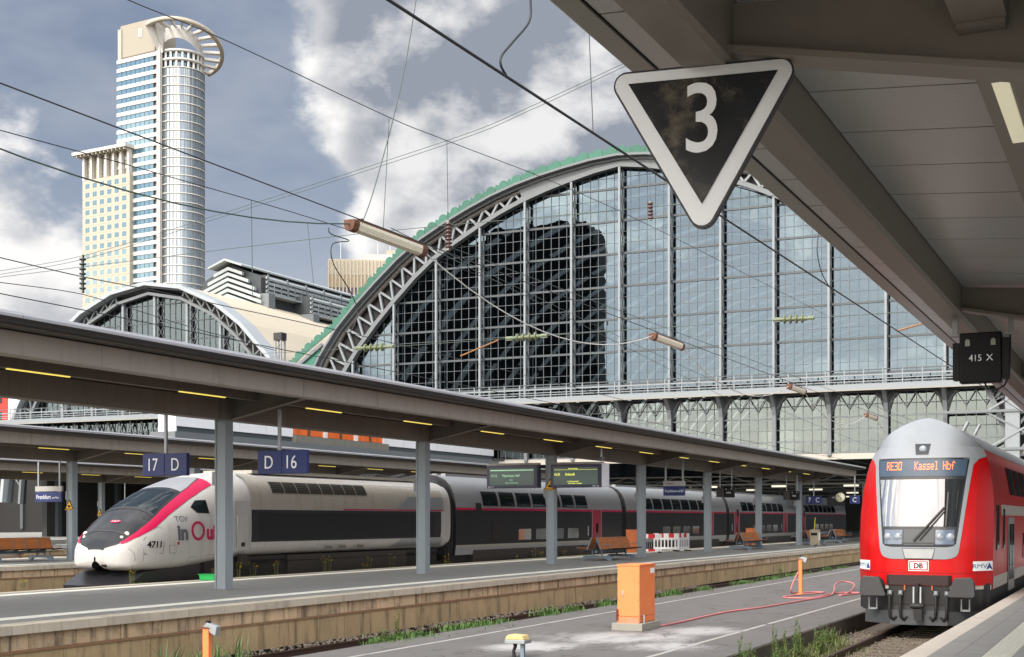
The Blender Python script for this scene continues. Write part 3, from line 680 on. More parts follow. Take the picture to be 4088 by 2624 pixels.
MB().box(-93, -63, HY-.3, HY+.3, 5.6, 6.0).build('sill_beam', HSTEEL, SH)
for k in range(24):
    xa = -93+k*1.25; MB().bar((xa, HY-1.0, 8.2), (xa+.62, HY-1.0, 10.0), .08).build('brace', HSTEEL, SH); MB().bar((xa+.62, HY-1.0, 10.0), (xa+1.25, HY-1.0, 8.2), .08).build('brace', HSTEEL, SH)
vault(SH, [p for p in SIN if p[1] > 7], SX, HY+.4, 186, 8)
MB().box(SX-14, SX+14, 190, 190.5, -.8, 20).build('end_wall', MATS['hall_end_wall'], SH)

LV = mat('louvre_grey', '#9ba3a4', .5, var=.10, scale=1.5, streak=.25, dirt_refl_col=(.15, .15, .14)); LVD = mat('louvre_shadow', '#3c4144', .7)
LN = thing('roof_lantern', 'grey louvred ridge lantern stepping along the cream roof', 'roof lantern', (SX, 101.4, 20))
MB().prism([(SX, 25.7), (SX+1.9, 25.0), (SX+1.9, 24.85), (SX, 25.5), (SX-1.9, 24.85), (SX-1.9, 25.0)], 'y', 100.8, 190).build('ridge_cap', LV, LN)
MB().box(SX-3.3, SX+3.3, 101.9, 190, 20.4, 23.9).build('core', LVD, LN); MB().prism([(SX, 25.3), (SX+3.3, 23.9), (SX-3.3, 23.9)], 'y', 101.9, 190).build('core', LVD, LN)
for k in range(8):
    z = 25.0-.5*k; hw = min(3.8, 1.6+.7*k)
    MB().prism([(SX, z), (SX+hw, z-.36*hw), (SX+hw, z-.36*hw-.3), (SX, z-.3), (SX-hw, z-.36*hw-.3), (SX-hw, z-.36*hw)], 'y', 101.3-.02*k, 101.6).build('chevron_louvre', LV, LN)
for ti, (x, z0, ys) in enumerate(((SX+3.45, 22.3, 102.5), (SX+5.3, 20.9, 107), (SX+7.3, 19.3, 112))):
    for j in range(4):
        MB().prism([(x-.1, z0+.36+.42*j), (x+.2, z0+.12+.42*j), (x+.22, z0+.30+.42*j), (x-.06, z0+.54+.42*j)], 'y', ys, 190).build('louvre_blade', LV, LN)
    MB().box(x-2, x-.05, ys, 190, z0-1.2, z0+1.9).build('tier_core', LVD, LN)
    MB().box(x-.1, x+.9, ys, 190, z0-.12, z0).build('tier_walkway', LV, LN)
    for z in (z0+.55, z0+1.05): MB().box(x+.86, x+.9, ys, 190, z, z+.04).build('handrail', HSTEEL, LN)
    pm = MB().box(-.03, .03, -.03, .03, 0, 1.1).mesh('railing_post', HSTEEL)
    for k in range(26): place(pm, 'railing_post', LN, (x+.88, ys+.1+k*1.1, z0))
    for k in range(10): MB().box(x+.1, x+.25, ys+k*3.1, ys+.12+k*3.1, z0, z0+1.9).build('louvre_post', HSTEEL, LN)
    MB().box(x-.4, x+1.0, ys-1.0, ys, z0-2.2, z0+.0).build('stair_frame', HSTEEL, LN)

# ---------------------------------------------------------------- trains
def tab(t, x):
    if x <= t[0][0]: return t[0][1]
    for a, b in zip(t, t[1:]):
        if x <= b[0]:
            k = (x-a[0])/(b[0]-a[0]); return a[1]+(b[1]-a[1])*k
    return t[-1][1]
def frange(a, b, n): return [a+(b-a)*i/n for i in range(n+1)]
TWH = mat('train_white', '#bcbbb9', .38, var=.07, scale=1.5, streak=.28, dirt_refl=(1.3, .14), coat=.1, dirt_refl_col=(.30, .26, .20))
TCREAM = mat('train_dirty_white', '#a8a49a', .4, var=.10, scale=1.2, streak=.45, dirt_refl_col=(.28, .24, .18))
TGREY = mat('train_dark_grey', '#26282b', .5, var=.1, scale=1, spec=.25)
TBAND = mat('train_band', '#1f2022', .5, var=.06, scale=1)
TBLK = mat('train_black_gloss', '#16181d', .3, var=.08, scale=2, spec=.3, coat=.1, dirt_refl=(1.2, .25), dirt_refl_col=(.10, .095, .09))
PINK = mat('train_pink', '#b80e48', .45, var=.03, spec=.3)
SILV = mat('train_silver', '#94979b', .32, metal=.2, var=.05, scale=.8, streak=.10, dirt_refl_col=(.35, .33, .30))
WIN = glass('train_window', (0, 0, 0), .03, (.38, .43, .47), .01, body=(.012, .018, .02))
UNDER = mat('underframe', '#2b2825', .75, var=.3, scale=5)
WHEEL = mat('wheel_steel', '#3a3531', .5, metal=.6, var=.2)
XT, YN = -25.1, 27.35
TOP = [(0, .66), (.02, .80), (.06, .93), (.15, 1.09), (.3, 1.27), (.5, 1.46), (.85, 1.72), (1.2, 1.95), (1.5, 2.12), (2.2, 2.43), (2.85, 2.66), (3.6, 2.86), (4.3, 2.98), (5.3, 3.06), (60, 3.06)]
BOT = [(0, .55), (.05, .42), (.12, .36), (.3, .30), (1, .25), (2, .27), (3, .36), (4, .46), (5.3, .54), (60, .54)]
HWD = [(0, .03), (.015, .34), (.04, .54), (.1, .74), (.25, .95), (.5, 1.10), (.9, 1.22), (1.6, 1.33), (2.6, 1.40), (4.0, 1.44), (60, 1.44)]
MID = [(0, .60), (.3, .66), (1, .82), (2, 1.05), (4, 1.45), (5.3, 1.7), (60, 1.7)]
NEX = [(0, 2.5), (2, 2.5), (4, 2.8), (5.6, 3.3), (60, 3.6)]
def tsurf(d, a, off=0.):                                     # a: -90 belly .. 0 widest .. 90 roof; then mirrored past 90
    s = 1
    if a > 90: a = 180-a; s = -1
    hw, zt, zb, zm, n = tab(HWD, d), tab(TOP, d), tab(BOT, d), tab(MID, d), tab(NEX, d)
    c_, s_ = math.cos(R(a)), math.sin(R(a))
    if a >= 0: x, z = max(c_, 0)**(2/n), zm+(zt+off-zm)*s_**(2/n)
    else: x, z = max(c_, 0)**(2/5), zm-(zm-zb+off)*(-s_)**(2/5)
    return Vector((XT+s*(hw+off)*x, YN+d-off*max(0, 1-d)*1.2, z))
def ang(d, z):                                               # angle whose point has height z
    lo, hi = 0, 90
    for _ in range(24):
        m = (lo+hi)/2
        if tsurf(d, m).z < z: lo = m
        else: hi = m
    return lo
PC = thing('high_speed_power_car', 'white long nosed express power car with black hood and pink stripe', 'train', (XT, YN+9, -.86))
ds = [0, .01, .02, .04, .06, .09, .12, .16, .22, .3, .4, .5, .6, .75, .9, 1.1, 1.3, 1.6, 2, 2.4, 2.8, 3.2, 3.6, 4, 4.5, 5, 5.6, 6.5, 8, 10, 13, 17.3]
aa = frange(-88, 268, 89)
MB().grid(lambda a, d: tsurf(d, a), aa, ds).build('body', TWH, PC)
MB().quad(*[tsurf(17.3, a) for a in aa]).build('end_wall', DARK, PC)
ZBD = [(.0, .84), (.1, .94), (.4, 1.17), (.8, 1.43), (1.6, 1.93), (2.35, 2.31), (3.1, 2.62), (3.6, 2.80)]
def band(lo, hi, dd, off, na=14):                            # surface patch between two height curves, camera side and mirrored across the roof
    mb = MB(); mb.grid(lambda k, d: tsurf(d, lo(d)+(hi(d)-lo(d))*k, off), frange(0, 1, na), dd); return mb
hd = [.035, .05, .09, .14, .2, .3, .4, .55, .7, .9, 1.1, 1.3, 1.6, 1.9, 2.2, 2.5, 2.8, 3.1, 3.4, 3.6]
band(lambda d: ang(d, tab(ZBD, d)+.03), lambda d: 180-ang(d, tab(ZBD, d)+.03), frange(2.5, 3.58, 8), .011, 24).build('roof_cap', SILV, PC)
band(lambda d: ang(d, min(tab(ZBD, d), tab(TOP, d)-.02)), lambda d: 180-ang(d, min(tab(ZBD, d), tab(TOP, d)-.02)), hd, .006, 30).build('hood', TBLK, PC)
pw = lambda d: .02+.155*min(1, max(0, (d-.15)/.9))
for mir in (0, 1):
    f = (lambda v: v) if not mir else (lambda v: 180-v)
    band(lambda d: f(ang(d, max(tab(ZBD, d)-pw(d), .3))), lambda d: f(ang(d, tab(ZBD, d)+.015)), hd[4:], .012, 4).build('pink_stripe', PINK, PC)
wd = frange(1.25, 2.35, 8)
wl = lambda d: ang(d, tab(ZBD, d)+.07)
ws = band(lambda d: wl(d), lambda d: 180-wl(d), wd, .012, 20).build('windscreen', WIN, PC)
band(lambda d: wl(d)-2.5, lambda d: 180-wl(d)+2.5, frange(1.17, 1.26, 2), .014, 20).build('windscreen_frame', DARK, PC)
band(lambda d: ang(d, tab(ZBD, d)+.04), lambda d: 180-ang(d, tab(ZBD, d)+.04), frange(.36, .40, 1), .012, 20).build('hood_seam', DARK, PC)
for mir in (0, 1):
    for k, (d, dz, r) in enumerate(((.42, .05, .07), (.30, .05, .05))):
        a = ang(d, tab(ZBD, d)+dz+.03); p = tsurf(d, a if not mir else 180-a, -.012)
        MB().lathe([(0, -.03), (r*.6, -.032), (r, -.018), (r, .02)], p, 'y', 14).build('headlight', mat('headlight_glass', '#d9d2c0', .1, emit='#fff1cf', estr=.5 if not k else .1), PC)
p = tsurf(.95, 78, .016)
nrm = (tsurf(.95, 78, .05)-tsurf(.95, 78, 0)).normalized()
def wrap(mb, d0, z0, off):                                   # lay lettering (x along the train, z up) on the camera side
    vs = []
    for v in mb.v:
        z = z0+v.z; d = d0+v.x; q = tsurf(d, ang(d, z) if z > tab(MID, d) else 0, off); vs.append(Vector((q.x+v.y*-.0, q.y, z)))
    for v, w_ in zip(mb.v, vs): w_.x += .004 if v.y < 0 else 0
    mb.v = vs; return mb
lg = MB()
for i in range(24):
    a = i/24*2*math.pi; lg.v.append(Vector((.17*math.cos(a)+.03*math.sin(a), 0, .055*math.sin(a))))
def on_hood(mb, d0, lat, off):                               # small emblem on the hood: x across, z up the slope
    out = []
    for v in mb.v:
        d = d0+v.z*.8; zt = tab(TOP, d); hw = tab(HWD, d); a = 90
        lo, hi = 0, 90
        for _ in range(20):
            m = (lo+hi)/2
            if tsurf(d, m).x-XT > abs(lat+v.x): lo = m
            else: hi = m
        a = lo if lat+v.x > 0 else 180-lo; out.append(tsurf(d, a, off))
    mb.v = out; return mb
e = MB(); e.f = [tuple(range(24))]; e.sm = [False]; e.v = lg.v[:]
on_hood(e, .66, .12, .02).build('emblem', mat('emblem_red', '#d4134a', .3), PC)
el = text_mb('SNCF', .105, .001); 
for v in el.v: v.x = v.x*1.0+v.z*.3; 
on_hood(el, .66, .12, .026).build('emblem_lettering', SIGNW, PC, fix=False)
GREYT = mat('livery_grey', '#5b5e66', .4); BERRY = mat('livery_berry', '#b3124f', .4)
wrap(text_mb('TGV', .22, .002), 1.95, 1.66, .006).build('lettering', GREYT, PC, fix=False)
wrap(text_mb('in', .56, .002, .026), 1.93, 1.28, .006).build('lettering', GREYT, PC, fix=False)
o_ = MB(); o_.grid(lambda a, r: Vector((.27*r*math.cos(a), -.002, .27*r*math.sin(a))), frange(0, 2*math.pi, 28), [.70, 1.0]); wrap(o_, 2.52, 1.33, .006).build('lettering', BERRY, PC, fix=False)
wrap(text_mb('ui', .56, .002, .026), 3.06, 1.28, .006).build('lettering', BERRY, PC, fix=False)
o_ = MB(); o_.grid(lambda a, r: Vector((.045*r*math.cos(a), -.002, .045*r*math.sin(a))), frange(0, 2*math.pi, 12), [.02, 1.0]); wrap(o_, 1.74, 1.0, .008).build('lettering', BERRY, PC, fix=False)
num = text_mb('4711', .24, .002, .006)
for v in num.v: v.x += v.z*.2
wrap(num, .93, .98, .006).build('fleet_number', BLACK, PC, fix=False)
def loop_on(d_z, r=.006, name='panel_seam', m=None):
    pts = [tsurf(d, ang(d, z) if z > tab(MID, d) else -math.degrees(math.asin(min(1, ((tab(MID, d)-z)/(tab(MID, d)-tab(BOT, d)))**2.5))), .002) for d, z in d_z]
    return MB().tube(pts, r, 5, caps=False).build(name, m or mat('seam_dark', '#55504a', .7), PC)
rect = lambda d0, d1, z0, z1: [(d0, z0), (d1, z0), (d1, z1), (d0, z1), (d0, z0)]
loop_on([(.62, .72), (1.2, .74), (1.24, 1.0), (1.24, 1.42), (1.12, 1.44), (.66, 1.12), (.62, .72)], .007)
loop_on(rect(1.42, 1.66, .74, .95), .005); loop_on([(2.1, .5), (2.2, .62), (3.2, .66), (4.8, .66)], .005)
loop_on([(.26, .88), (.36, .76), (.38, .6), (.34, .42), (.24, .33)], .006); loop_on([(.54, 1.0), (.6, .8), (.58, .55), (.5, .36)], .004)
MB().box(XT+.22, XT+.36, YN+.0, YN+.14, .40, .46).build('coupler_hatch', BLACK, PC)
q = [(2.42, 1.98), (2.66, 2.16), (3.02, 2.18), (3.02, 1.82), (2.56, 1.84)]
MB().add([tsurf(2.8, ang(2.8, 2.06), .03)]+[tsurf(d, ang(d, z), .02) for d, z in q], [(0, i+1, (i+1) % 5+1) for i in range(5)]).build('side_window', WIN, PC); loop_on(q+q[:1], .014, 'window_frame', DARK)
for x0 in (0,): pass
# flank of the power car
sx_ = XT+1.44
fl_ = lambda z: tsurf(10, ang(10, z)).x if z > 1.7 else XT+1.44*max(0.0, 1-((1.7-z)/(1.7-.54))**5)**.2 if z > .56 else XT+1.3
def side_patch(y0, y1, z0, z1, off, nz=6, sk0=0., sk1=0.):
    mb = MB(); mb.grid(lambda k, z: Vector((fl_(z)+off, (y0+sk0*(z-z0))+((y1+sk1*(z-z0))-(y0+sk0*(z-z0)))*k, z)), [0, 1], frange(z0, z1, nz)); return mb
side_patch(32.25, 43.9, .98, 1.93, .008).build('grey_band', TBAND, PC); side_patch(32.6, 43.4, 1.04, 1.84, .014).build('grey_panel', TGREY, PC)
side_patch(32.25, 44.1, 1.95, 3.0, .006, 10).build('upper_flank', TCREAM, PC)
side_patch(40.6, 44.1, 1.96, 2.45, .011, 6, sk0=1.9).build('silver_flash', SILV, PC); side_patch(37.2, 44.1, 1.945, 1.985, .016, 1).build('pink_line', PINK, PC)
side_patch(40.2, 44.1, .60, .97, .008, 4, sk0=2.2).build('silver_flash', SILV, PC)
for k in range(8):
    y0 = 33.35+k*.68; g = side_patch(y0, y0+.64, 2.44, 2.78, .016, 4).build('grille', mat('grille_dark', '#26241f', .6), PC)
    for j in range(6): side_patch(y0, y0+.64, 2.46+j*.055, 2.475+j*.055, .026, 1).build('grille_slat', mat('grille_slat', '#4a463d', .5), g)
dr = side_patch(31.5, 32.2, .66, 2.18, .012, 10).build('cab_door', TWH, PC)
for y in (31.55, 32.13): MB().tube([(fl_(1.0)+.05, y, .78), (fl_(1.0)+.05, y, 1.75)], .018, 6).build('handrail', GALV, dr)
MB().box(fl_(1)+.005, fl_(1)+.02, 31.78, 31.95, .86, .98).build('door_recess', DARK, dr); MB().box(sx_-.1, sx_+.08, 31.7, 31.98, .3, .64).build('step', UNDER, dr)
for y in (36.2, 37.0, 38.1): MB().box(sx_-.02, sx_+.004, y, y+.35, .72, .80).build('data_plate', mat('data_print', '#6b675e', .6), PC)
side_patch(YN+5.2, 44.2, .38, .58, .0, 1).build('sill', TGREY, PC)
MB().box(XT-1.25, XT+1.28, 34.3, 41.6, -.62, .56).build('skirt', mat('skirt_dark', '#37342f', .6, var=.15), PC)
MB().prism([(27.3, -.1), (27.5, -.62), (30.2, -.62), (30.6, -.1), (30.9, .45), (29.6, .42), (28, .24)], 'x', XT-1.05, XT+1.12).build('nose_skirt', mat('skirt_black', '#26262a', .35, var=.1), PC)
MB().box(XT-1.2, XT+1.2, 30.4, 44, -.2, .56).build('underframe', UNDER, PC)
def bogie(par, yc, xt=XT, zr=-.86, half=1.5):
    b = MB().prism([(yc-half-.5, zr+.5), (yc+half+.5, zr+.5), (yc+half+.4, zr+.95), (yc+.8, zr+.75), (yc-.8, zr+.75), (yc-half-.4, zr+.95)], 'x', xt+.95, xt+1.12).build('bogie', UNDER, par)
    for dy in (-half, half):
        MB().lathe([(.1, -.07), (.44, -.07), (.46, .03), (.49, .06), (.1, .06)], (xt+.80, yc+dy, zr+.46), 'x', 20).build('wheel', WHEEL, b)
        MB().lathe([(.05, 0), (.17, 0), (.15, .14), (.03, .16)], (xt+1.0, yc+dy, zr+.46), 'x', 12).build('axle_box', GREYP if False else UNDER, b)
    MB().lathe([(.09, -.2), (.09, .2)], (xt+1.06, yc, zr+.85), 'z', 10).build('spring', GALV, b)
bogie(PC, 32.4); bogie(PC, 42.6)
for k in range(3): MB().tube([(XT-.3+.25*k, 40.5, 3.04), (XT-.2+.25*k, 41.2, 3.22), (XT-.1+.25*k, 42.2, 3.12), (XT+.1, 43.5, 3.3)], .05, 6).build('roof_cable', DARK, PC)
MB().box(XT-.9, XT+.9, 33, 43.8, 3.02, 3.12).build('roof_fairing', TCREAM, PC)

CP = [(1.38, .28), (1.43, .7), (1.44, 1.2), (1.44, 2.0), (1.40, 2.35), (1.33, 2.62), (1.18, 2.92), (.95, 3.15), (.6, 3.31), (0, 3.38)]
def cx(z):
    for a, b in zip(CP, CP[1:]):
        if a[1] <= z <= b[1]: return a[0]+(b[0]-a[0])*(z-a[1])/(b[1]-a[1])
    return CP[0][0]
def coach(y0, y1, label, doors, shift=0.):
    c = thing('double_deck_coach', label, 'train', (XT, (y0+y1)/2, -.86), group='double deck coaches of the white train')
    prof = CP+[(-x, z) for x, z in CP[-2::-1]]
    MB().grid(lambda i, y: Vector((XT+prof[i][0], y, prof[i][1])), range(len(prof)), [y0+.12, y1-.12]).build('body', SILV, c)
    for y in (y0+.12, y1-.12): MB().quad(*[(XT+x, y, z) for x, z in prof]).build('end_wall', DARK, c)
    def sp(a, b, z0, z1, off, m, name, nz=3, par=None):
        mb = MB(); mb.grid(lambda k, z: Vector((XT+cx(z)+off, a+(b-a)*k, z)), [0, 1], frange(z0, z1, nz)); return mb.build(name, m, par or c)
    sp(y0+.12, y1-.12, .66, 2.0, .006, TGREY, 'lower_band', 6); sp(y0+.12, y1-.12, 2.0, 2.09, .009, PINK, 'pink_line', 2); sp(y0+.12, y1-.12, .57, .66, .010, TCREAM, 'pale_line', 1)
    MB().box(XT-1.36, XT+1.40, y0+1.6, y1-1.6, -.35, .565).build('skirt', MATS['skirt_dark'], c); MB().box(XT-1.2, XT+1.2, y0, y1, -.1, .5).build('underframe', UNDER, c)
    n = 7
    for k in range(n):
        a = y0+2.45+shift+k*1.59
        w1 = sp(a, a+1.3, 2.2, 2.72, .012, WIN, 'window', 5)
        sp(a-.04, a+1.34, 2.16, 2.2, .014, DARK, 'window_frame', 1, w1); sp(a-.04, a+1.34, 2.72, 2.75, .014, DARK, 'window_frame', 1, w1)
        sp(a-.05, a, 2.16, 2.75, .014, DARK, 'window_frame', 4, w1); sp(a+1.3, a+1.35, 2.16, 2.75, .014, DARK, 'window_frame', 4, w1)
    LW = glass('lower_window', (0, 0, 0), .25, (.7, .72, .7), .12, body=(.06, .06, .06))
    for k in range(4): sp(y0+5.7+k*1.75, y0+6.95+k*1.75, .79, 1.24, .012, LW, 'lower_window', 1)
    for dy in doors:
        d = sp(y0+dy, y0+dy+1.1, .70, 2.05, .016, mat('coach_door', '#a80e38', .45, var=.05, scale=2), 'door', 6)
        sp(y0+dy+.45, y0+dy+.72, .75, 1.45, .024, WIN, 'door_window', 3, d)
        for e_ in (-.08, 1.1): sp(y0+dy+e_, y0+dy+e_+.08, .62, 2.12, .02, SILV, 'door_frame', 5, d)
        text('1', .62, SIGNW, c, (XT+1.462, y0+dy-.55, 1.1), R(90), 'class_number')
    for yg, z0, z1 in ((y0+1.75, 1.75, 2.28), (y0+3.2, .78, 1.45)):
        g = sp(yg, yg+.5+.4*(z0 < 1), z0, z1, .016, MATS['grille_dark'], 'grille', 2)
        for j in range(7): sp(yg, yg+.5+.4*(z0 < 1), z0+(z1-z0)*(j+.2)/7, z0+(z1-z0)*(j+.5)/7, .024, TGREY, 'grille_slat', 1, g)
    for j in range(3): MB().box(XT-.5+.4*j, XT-.3+.4*j, y0+1, y1-1, 3.30, 3.42).build('roof_rail', GREYP, c)
    bogie(c, y0+2.6, half=1.2); 
    return c
coach(45.0, 63.0, 'silver and dark grey double deck coach right behind the white power car', [13.9])
coach(63.4, 81.4, 'second double deck coach, beside the red and white barriers', [13.9], .3)
coach(81.8, 99.8, 'third double deck coach entering the shade of the hall', [1.2, 13.9], .6)
coach(100.2, 118, 'farthest double deck coach in the dark under the hall', [1.2])
for y, z in ((44.5, 0), (63.0, 0), (81.4, 0)):
    g = MB()
    for k in range(4): g.prism([(XT+x*(.965 if k % 2 else .93), -.2+(zz+.2)*(.985)) for x, zz in CP+[(-x, z_) for x, z_ in CP[-2::-1]]], 'y', y+.02+k*.11, y+.13+k*.11)
    tag(g.build('gangway_bellows', mat('bellows_rubber', '#222326', .7)), {44.5: 'black gangway bellows between the power car and the first coach', 63.0: 'black bellows between the first and second coach', 81.4: 'black bellows between the second and third coach'}[y], 'bellows')

# ---- red regional train
RX, RY, RZ = TX1, 29.2, -.76
RED = mat('regional_red', '#b80205', .32, var=.07, scale=1.5, spec=.28, coat=.0, streak=.12, dirt_refl=(1.1, .22), dirt_refl_col=(.25, .06, .05))
RGREY = mat('cab_grey', '#868c92', .5, var=.09, scale=1.2, streak=.25, dirt_refl_col=(.20, .19, .18))
RWV = [(.9, 1.37), (1.3, 1.39), (2.5, 1.40), (3.0, 1.37), (3.4, 1.31), (3.7, 1.24), (3.95, 1.12), (4.15, .94), (4.32, .72), (4.46, .48), (4.55, .29), (4.6, .15), (4.62, .02)]
def rfront(x, h, off=0.):
    w_ = max(tab(RWV, h), .02); q = min(1, abs(x)/max(w_, 1.1)); y = .93*q**4.2+.25*max(0, h-1.9)+.52*max(0, h-3.55)**2
    return Vector((RX+x, RY+y-off, RZ+h))
RT = thing('red_regional_train', 'red double deck regional train with grey cab mask and lit destination display', 'train', (RX, RY+12, RZ))
hs = frange(1.02, 3.75, 26)+frange(3.78, 4.62, 26)
us = [math.sin(R(a)) for a in frange(-90, 90, 60)]
MB().grid(lambda i, h: rfront(us[i]*tab(RWV, h), h), range(61), hs).build('cab_front', RED, RT)
for sx in (-1, 1):
    MB().grid(lambda y, h: rfront(sx*tab(RWV, h), h) if y == 0 else Vector((RX+sx*tab(RWV, h), RY+y, RZ+h)), [0, 3.2, 4.2, 12, 26], [.92]+hs).build('flank', RED, RT)
    MB().grid(lambda y, h: Vector((RX+sx*(tab(RWV, h)+.008), (rfront(tab(RWV, h), h).y-.01 if y == 0 else RY+y), RZ+h)), [0, 4, 26], [3.93, 4.0, 4.1, 4.2, 4.3, 4.4, 4.5, 4.58, 4.62]).build('roof', RGREY, RT)
    MB().grid(lambda y, h: Vector((RX+sx*(tab(RWV, h)+.008), RY+.98 if y == 0 else RY+y, RZ+h)), [0, 4, 26], [.93, 1.0, 1.19]).build('pale_sill', mat('pale_sill', '#b3ada2', .45, var=.08, streak=.2), RT)
    MB().grid(lambda y, h: Vector((RX+sx*(tab(RWV, h)+.008), RY+y, RZ+h)), [2.6, 26], [2.5, 2.62, 2.74]).build('pale_band', MATS['pale_sill'], RT)
    for k in range(11): MB().grid(lambda y, h: Vector((RX+sx*(tab(RWV, h)+.014), RY+y, RZ+h)), [5.0+k*1.75, 6.45+k*1.75], [3.0, 3.2, 3.4, 3.65]).build('upper_window', WIN, RT)
    for k in range(9): MB().box(RX+sx*1.40, RX+sx*1.412, RY+8.4+k*1.75, RY+9.8+k*1.75, RZ+1.4, RZ+2.05).build('lower_window', WIN, RT)
    MB().box(RX+sx*1.40, RX+sx*1.415, RY+1.55, RY+2.05, RZ+1.75, RZ+2.72).build('cab_window', WIN, RT); MB().box(RX+sx*1.40, RX+sx*1.415, RY+3.0, RY+3.35, RZ+1.75, RZ+2.65).build('cab_window', WIN, RT)
    d = MB().box(RX+sx*1.40, RX+sx*1.42, RY+4.2, RY+5.6, RZ+.75, RZ+2.45).build('door', mat('door_grey', '#8a8784', .4), RT)
    for y in (4.32, 4.98): MB().box(RX+sx*1.421, RX+sx*1.43, RY+y, RY+y+.5, RZ+1.0, RZ+2.3).build('door_window', WIN, d)
GM = [(1.575, .56), (1.60, .68), (1.64, .75), (1.70, .79), (1.8, .81), (2.2, .86), (3.0, .95), (3.6, 1.02), (3.66, 1.06), (3.74, 1.14), (3.80, 1.5)]
gh = [1.575, 1.59, 1.61, 1.64, 1.68, 1.73, 1.8]+frange(1.9, 3.7, 14)+[3.75, 3.8, 3.84, 3.88, 3.92, 3.98, 4.05, 4.15, 4.25, 4.33, 4.4, 4.46, 4.51, 4.55, 4.58, 4.605, 4.62]
uu = frange(-1, 1, 48)
def fpatch(xf, hl, off, name, m, par=RT, us_=uu, x0=0.): return MB().grid(lambda i, h: rfront(x0+us_[i]*min(xf(h), tab(RWV, h)+.004), h, off), range(len(us_)), hl).build(name, m, par)
fpatch(lambda h: tab(GM, h), sorted(set(gh+frange(3.78, 4.62, 26))), .016, 'cab_mask', RGREY, us_=us)
SCR = mat('screen_frame', '#1d2126', .5, var=.1)
fpatch(lambda h: tab([(1.83, .58), (1.85, .69), (1.90, .75), (2.2, .785), (3.72, .945)], h), [1.83, 1.85, 1.87, 1.9]+frange(1.95, 3.72, 16), .020, 'screen_surround', SCR)
GL_ = glass('cab_glass', (0, 0, 0), .42, (.40, .42, .45), .012, body=(.03, .035, .04))
fpatch(lambda h: tab([(2.26, .75), (3.26, .865)], h), frange(2.26, 3.26, 10), .026, 'windscreen', GL_)
dp = fpatch(lambda h: tab([(3.33, .88), (3.68, .91)], h), frange(3.33, 3.68, 5), .025, 'destination_display', mat('display_glass', '#3d4d5e', .4, var=.05, spec=.25))
F57 = {'R': '11110 10001 10001 11110 10100 10010 10001', 'E': '11111 10000 10000 11110 10000 10000 11111', '3': '11110 00001 00001 01110 00001 00001 11110', '0': '11111 10001 10001 10001 10001 10001 11111', 'K': '10001 10010 10100 11000 10100 10010 10001',
       'a': '00000 00000 01110 00001 01111 10001 01111', 's': '00000 00000 01111 10000 01110 00001 11110', 'e': '00000 00000 01110 10001 11111 10000 01110', 'l': '01100 00100 00100 00100 00100 00100 01110', 'H': '10001 10001 10001 11111 10001 10001 10001', 'b': '10000 10000 11110 10001 10001 10001 11110', 'f': '00110 01001 01000 11100 01000 01000 01000', ' ': '00000 '*7}
led = MB(); cxs = 0
msg = 'RE30   Kassel Hbf'
tw = len(msg)*6
for ch in msg:
    for r_, row in enumerate(F57[ch].split()):
        for c_, b_ in enumerate(row):
            if b_ == '1':
                x = -.72+(cxs+c_)*(1.42/tw); h = 3.63-r_*.026
                led.v += [rfront(x+a*.0055, h+b2*.0085, .029) for a, b2 in ((-1, -1), (1, -1), (1, 1), (-1, 1))]; n0 = len(led.v)-4; led.f.append((n0, n0+1, n0+2, n0+3)); led.sm.append(False)
    cxs += 6
led.build('led_lettering', mat('led_orange', '#ff7a3a', .4, emit='#ff6a2a', estr=2.0), dp, fix=False)
for sx in (-1, 1):
    pnl = fpatch(lambda h: .185, frange(1.885, 2.19, 4), .025, 'headlight_panel', mat('headlight_panel', '#5e6a7c', .15, var=.05), us_=uu, x0=sx*.525)
    for x in (.42, .63):
        c0 = rfront(sx*x, 2.035, .028)
        MB().lathe([(.0, -.02), (.06, -.018), (.088, -.004), (.092, .03)], c0, 'y', 20).build('headlight', mat('lamp_lens', '#8a929b', .15, metal=.2), pnl)
fpatch(lambda h: .30, frange(1.87, 2.2, 3), .0235, 'wiper_panel', mat('worn_panel', '#4a4d4f', .6, var=.25, scale=6))
lh = fpatch(lambda h: tab([(3.79, .13), (4.03, .165)], h), frange(3.79, 4.03, 3), .022, 'top_light_panel', SCR); c0 = rfront(.01, 3.91, .028); MB().lathe([(0, -.02), (.06, -.02), (.08, 0), (.08, .03)], c0, 'y', 18).build('top_light', mat('top_lens', '#8f9aa4', .1), lh)
fpatch(lambda h: tab([(1.57, .285), (1.80, .335)], h), frange(1.57, 1.80, 3), .020, 'hatch_gap', SCR); fpatch(lambda h: tab([(1.585, .272), (1.79, .322)], h), frange(1.59, 1.79, 3), .026, 'hatch', mat('hatch_grey', '#a3a6a6', .5, var=.15, scale=4))
SEAM = mat('cab_seam', '#3a0507', .6)
for x in (-1.12, 1.12): MB().tube([rfront(x, h, .001) for h in frange(1.06, 3.6, 14)], .005, 5).build('panel_seam', SEAM, RT)
MB().tube([rfront(x, 1.285, .001) for x in frange(-1.36, 1.36, 30)], .004, 5).build('panel_seam', SEAM, RT)
WB = mat('wiper_black', '#131313', .5)
wp = MB().bar(rfront(-.10, 1.96, .06), rfront(.50, 2.66, .07), .035, .03, (0, 1, 0)).build('wiper', WB, RT); MB().bar(rfront(.02, 1.98, .06), rfront(.52, 2.60, .07), .02, .02, (0, 1, 0)).build('wiper_rod', WB, wp); MB().bar(rfront(.54, 2.26, .05), rfront(.57, 2.98, .055), .03, .03, (0, 1, 0)).build('wiper_blade', WB, wp)
lo_ = fpatch(lambda h: .205, frange(1.325, 1.545, 3), .010, 'logo_border', SIGNW); fpatch(lambda h: .190, frange(1.34, 1.53, 3), .014, 'logo_frame', RED, lo_); fpatch(lambda h: .165, frange(1.363, 1.507, 3), .018, 'logo_field', SIGNW, lo_)
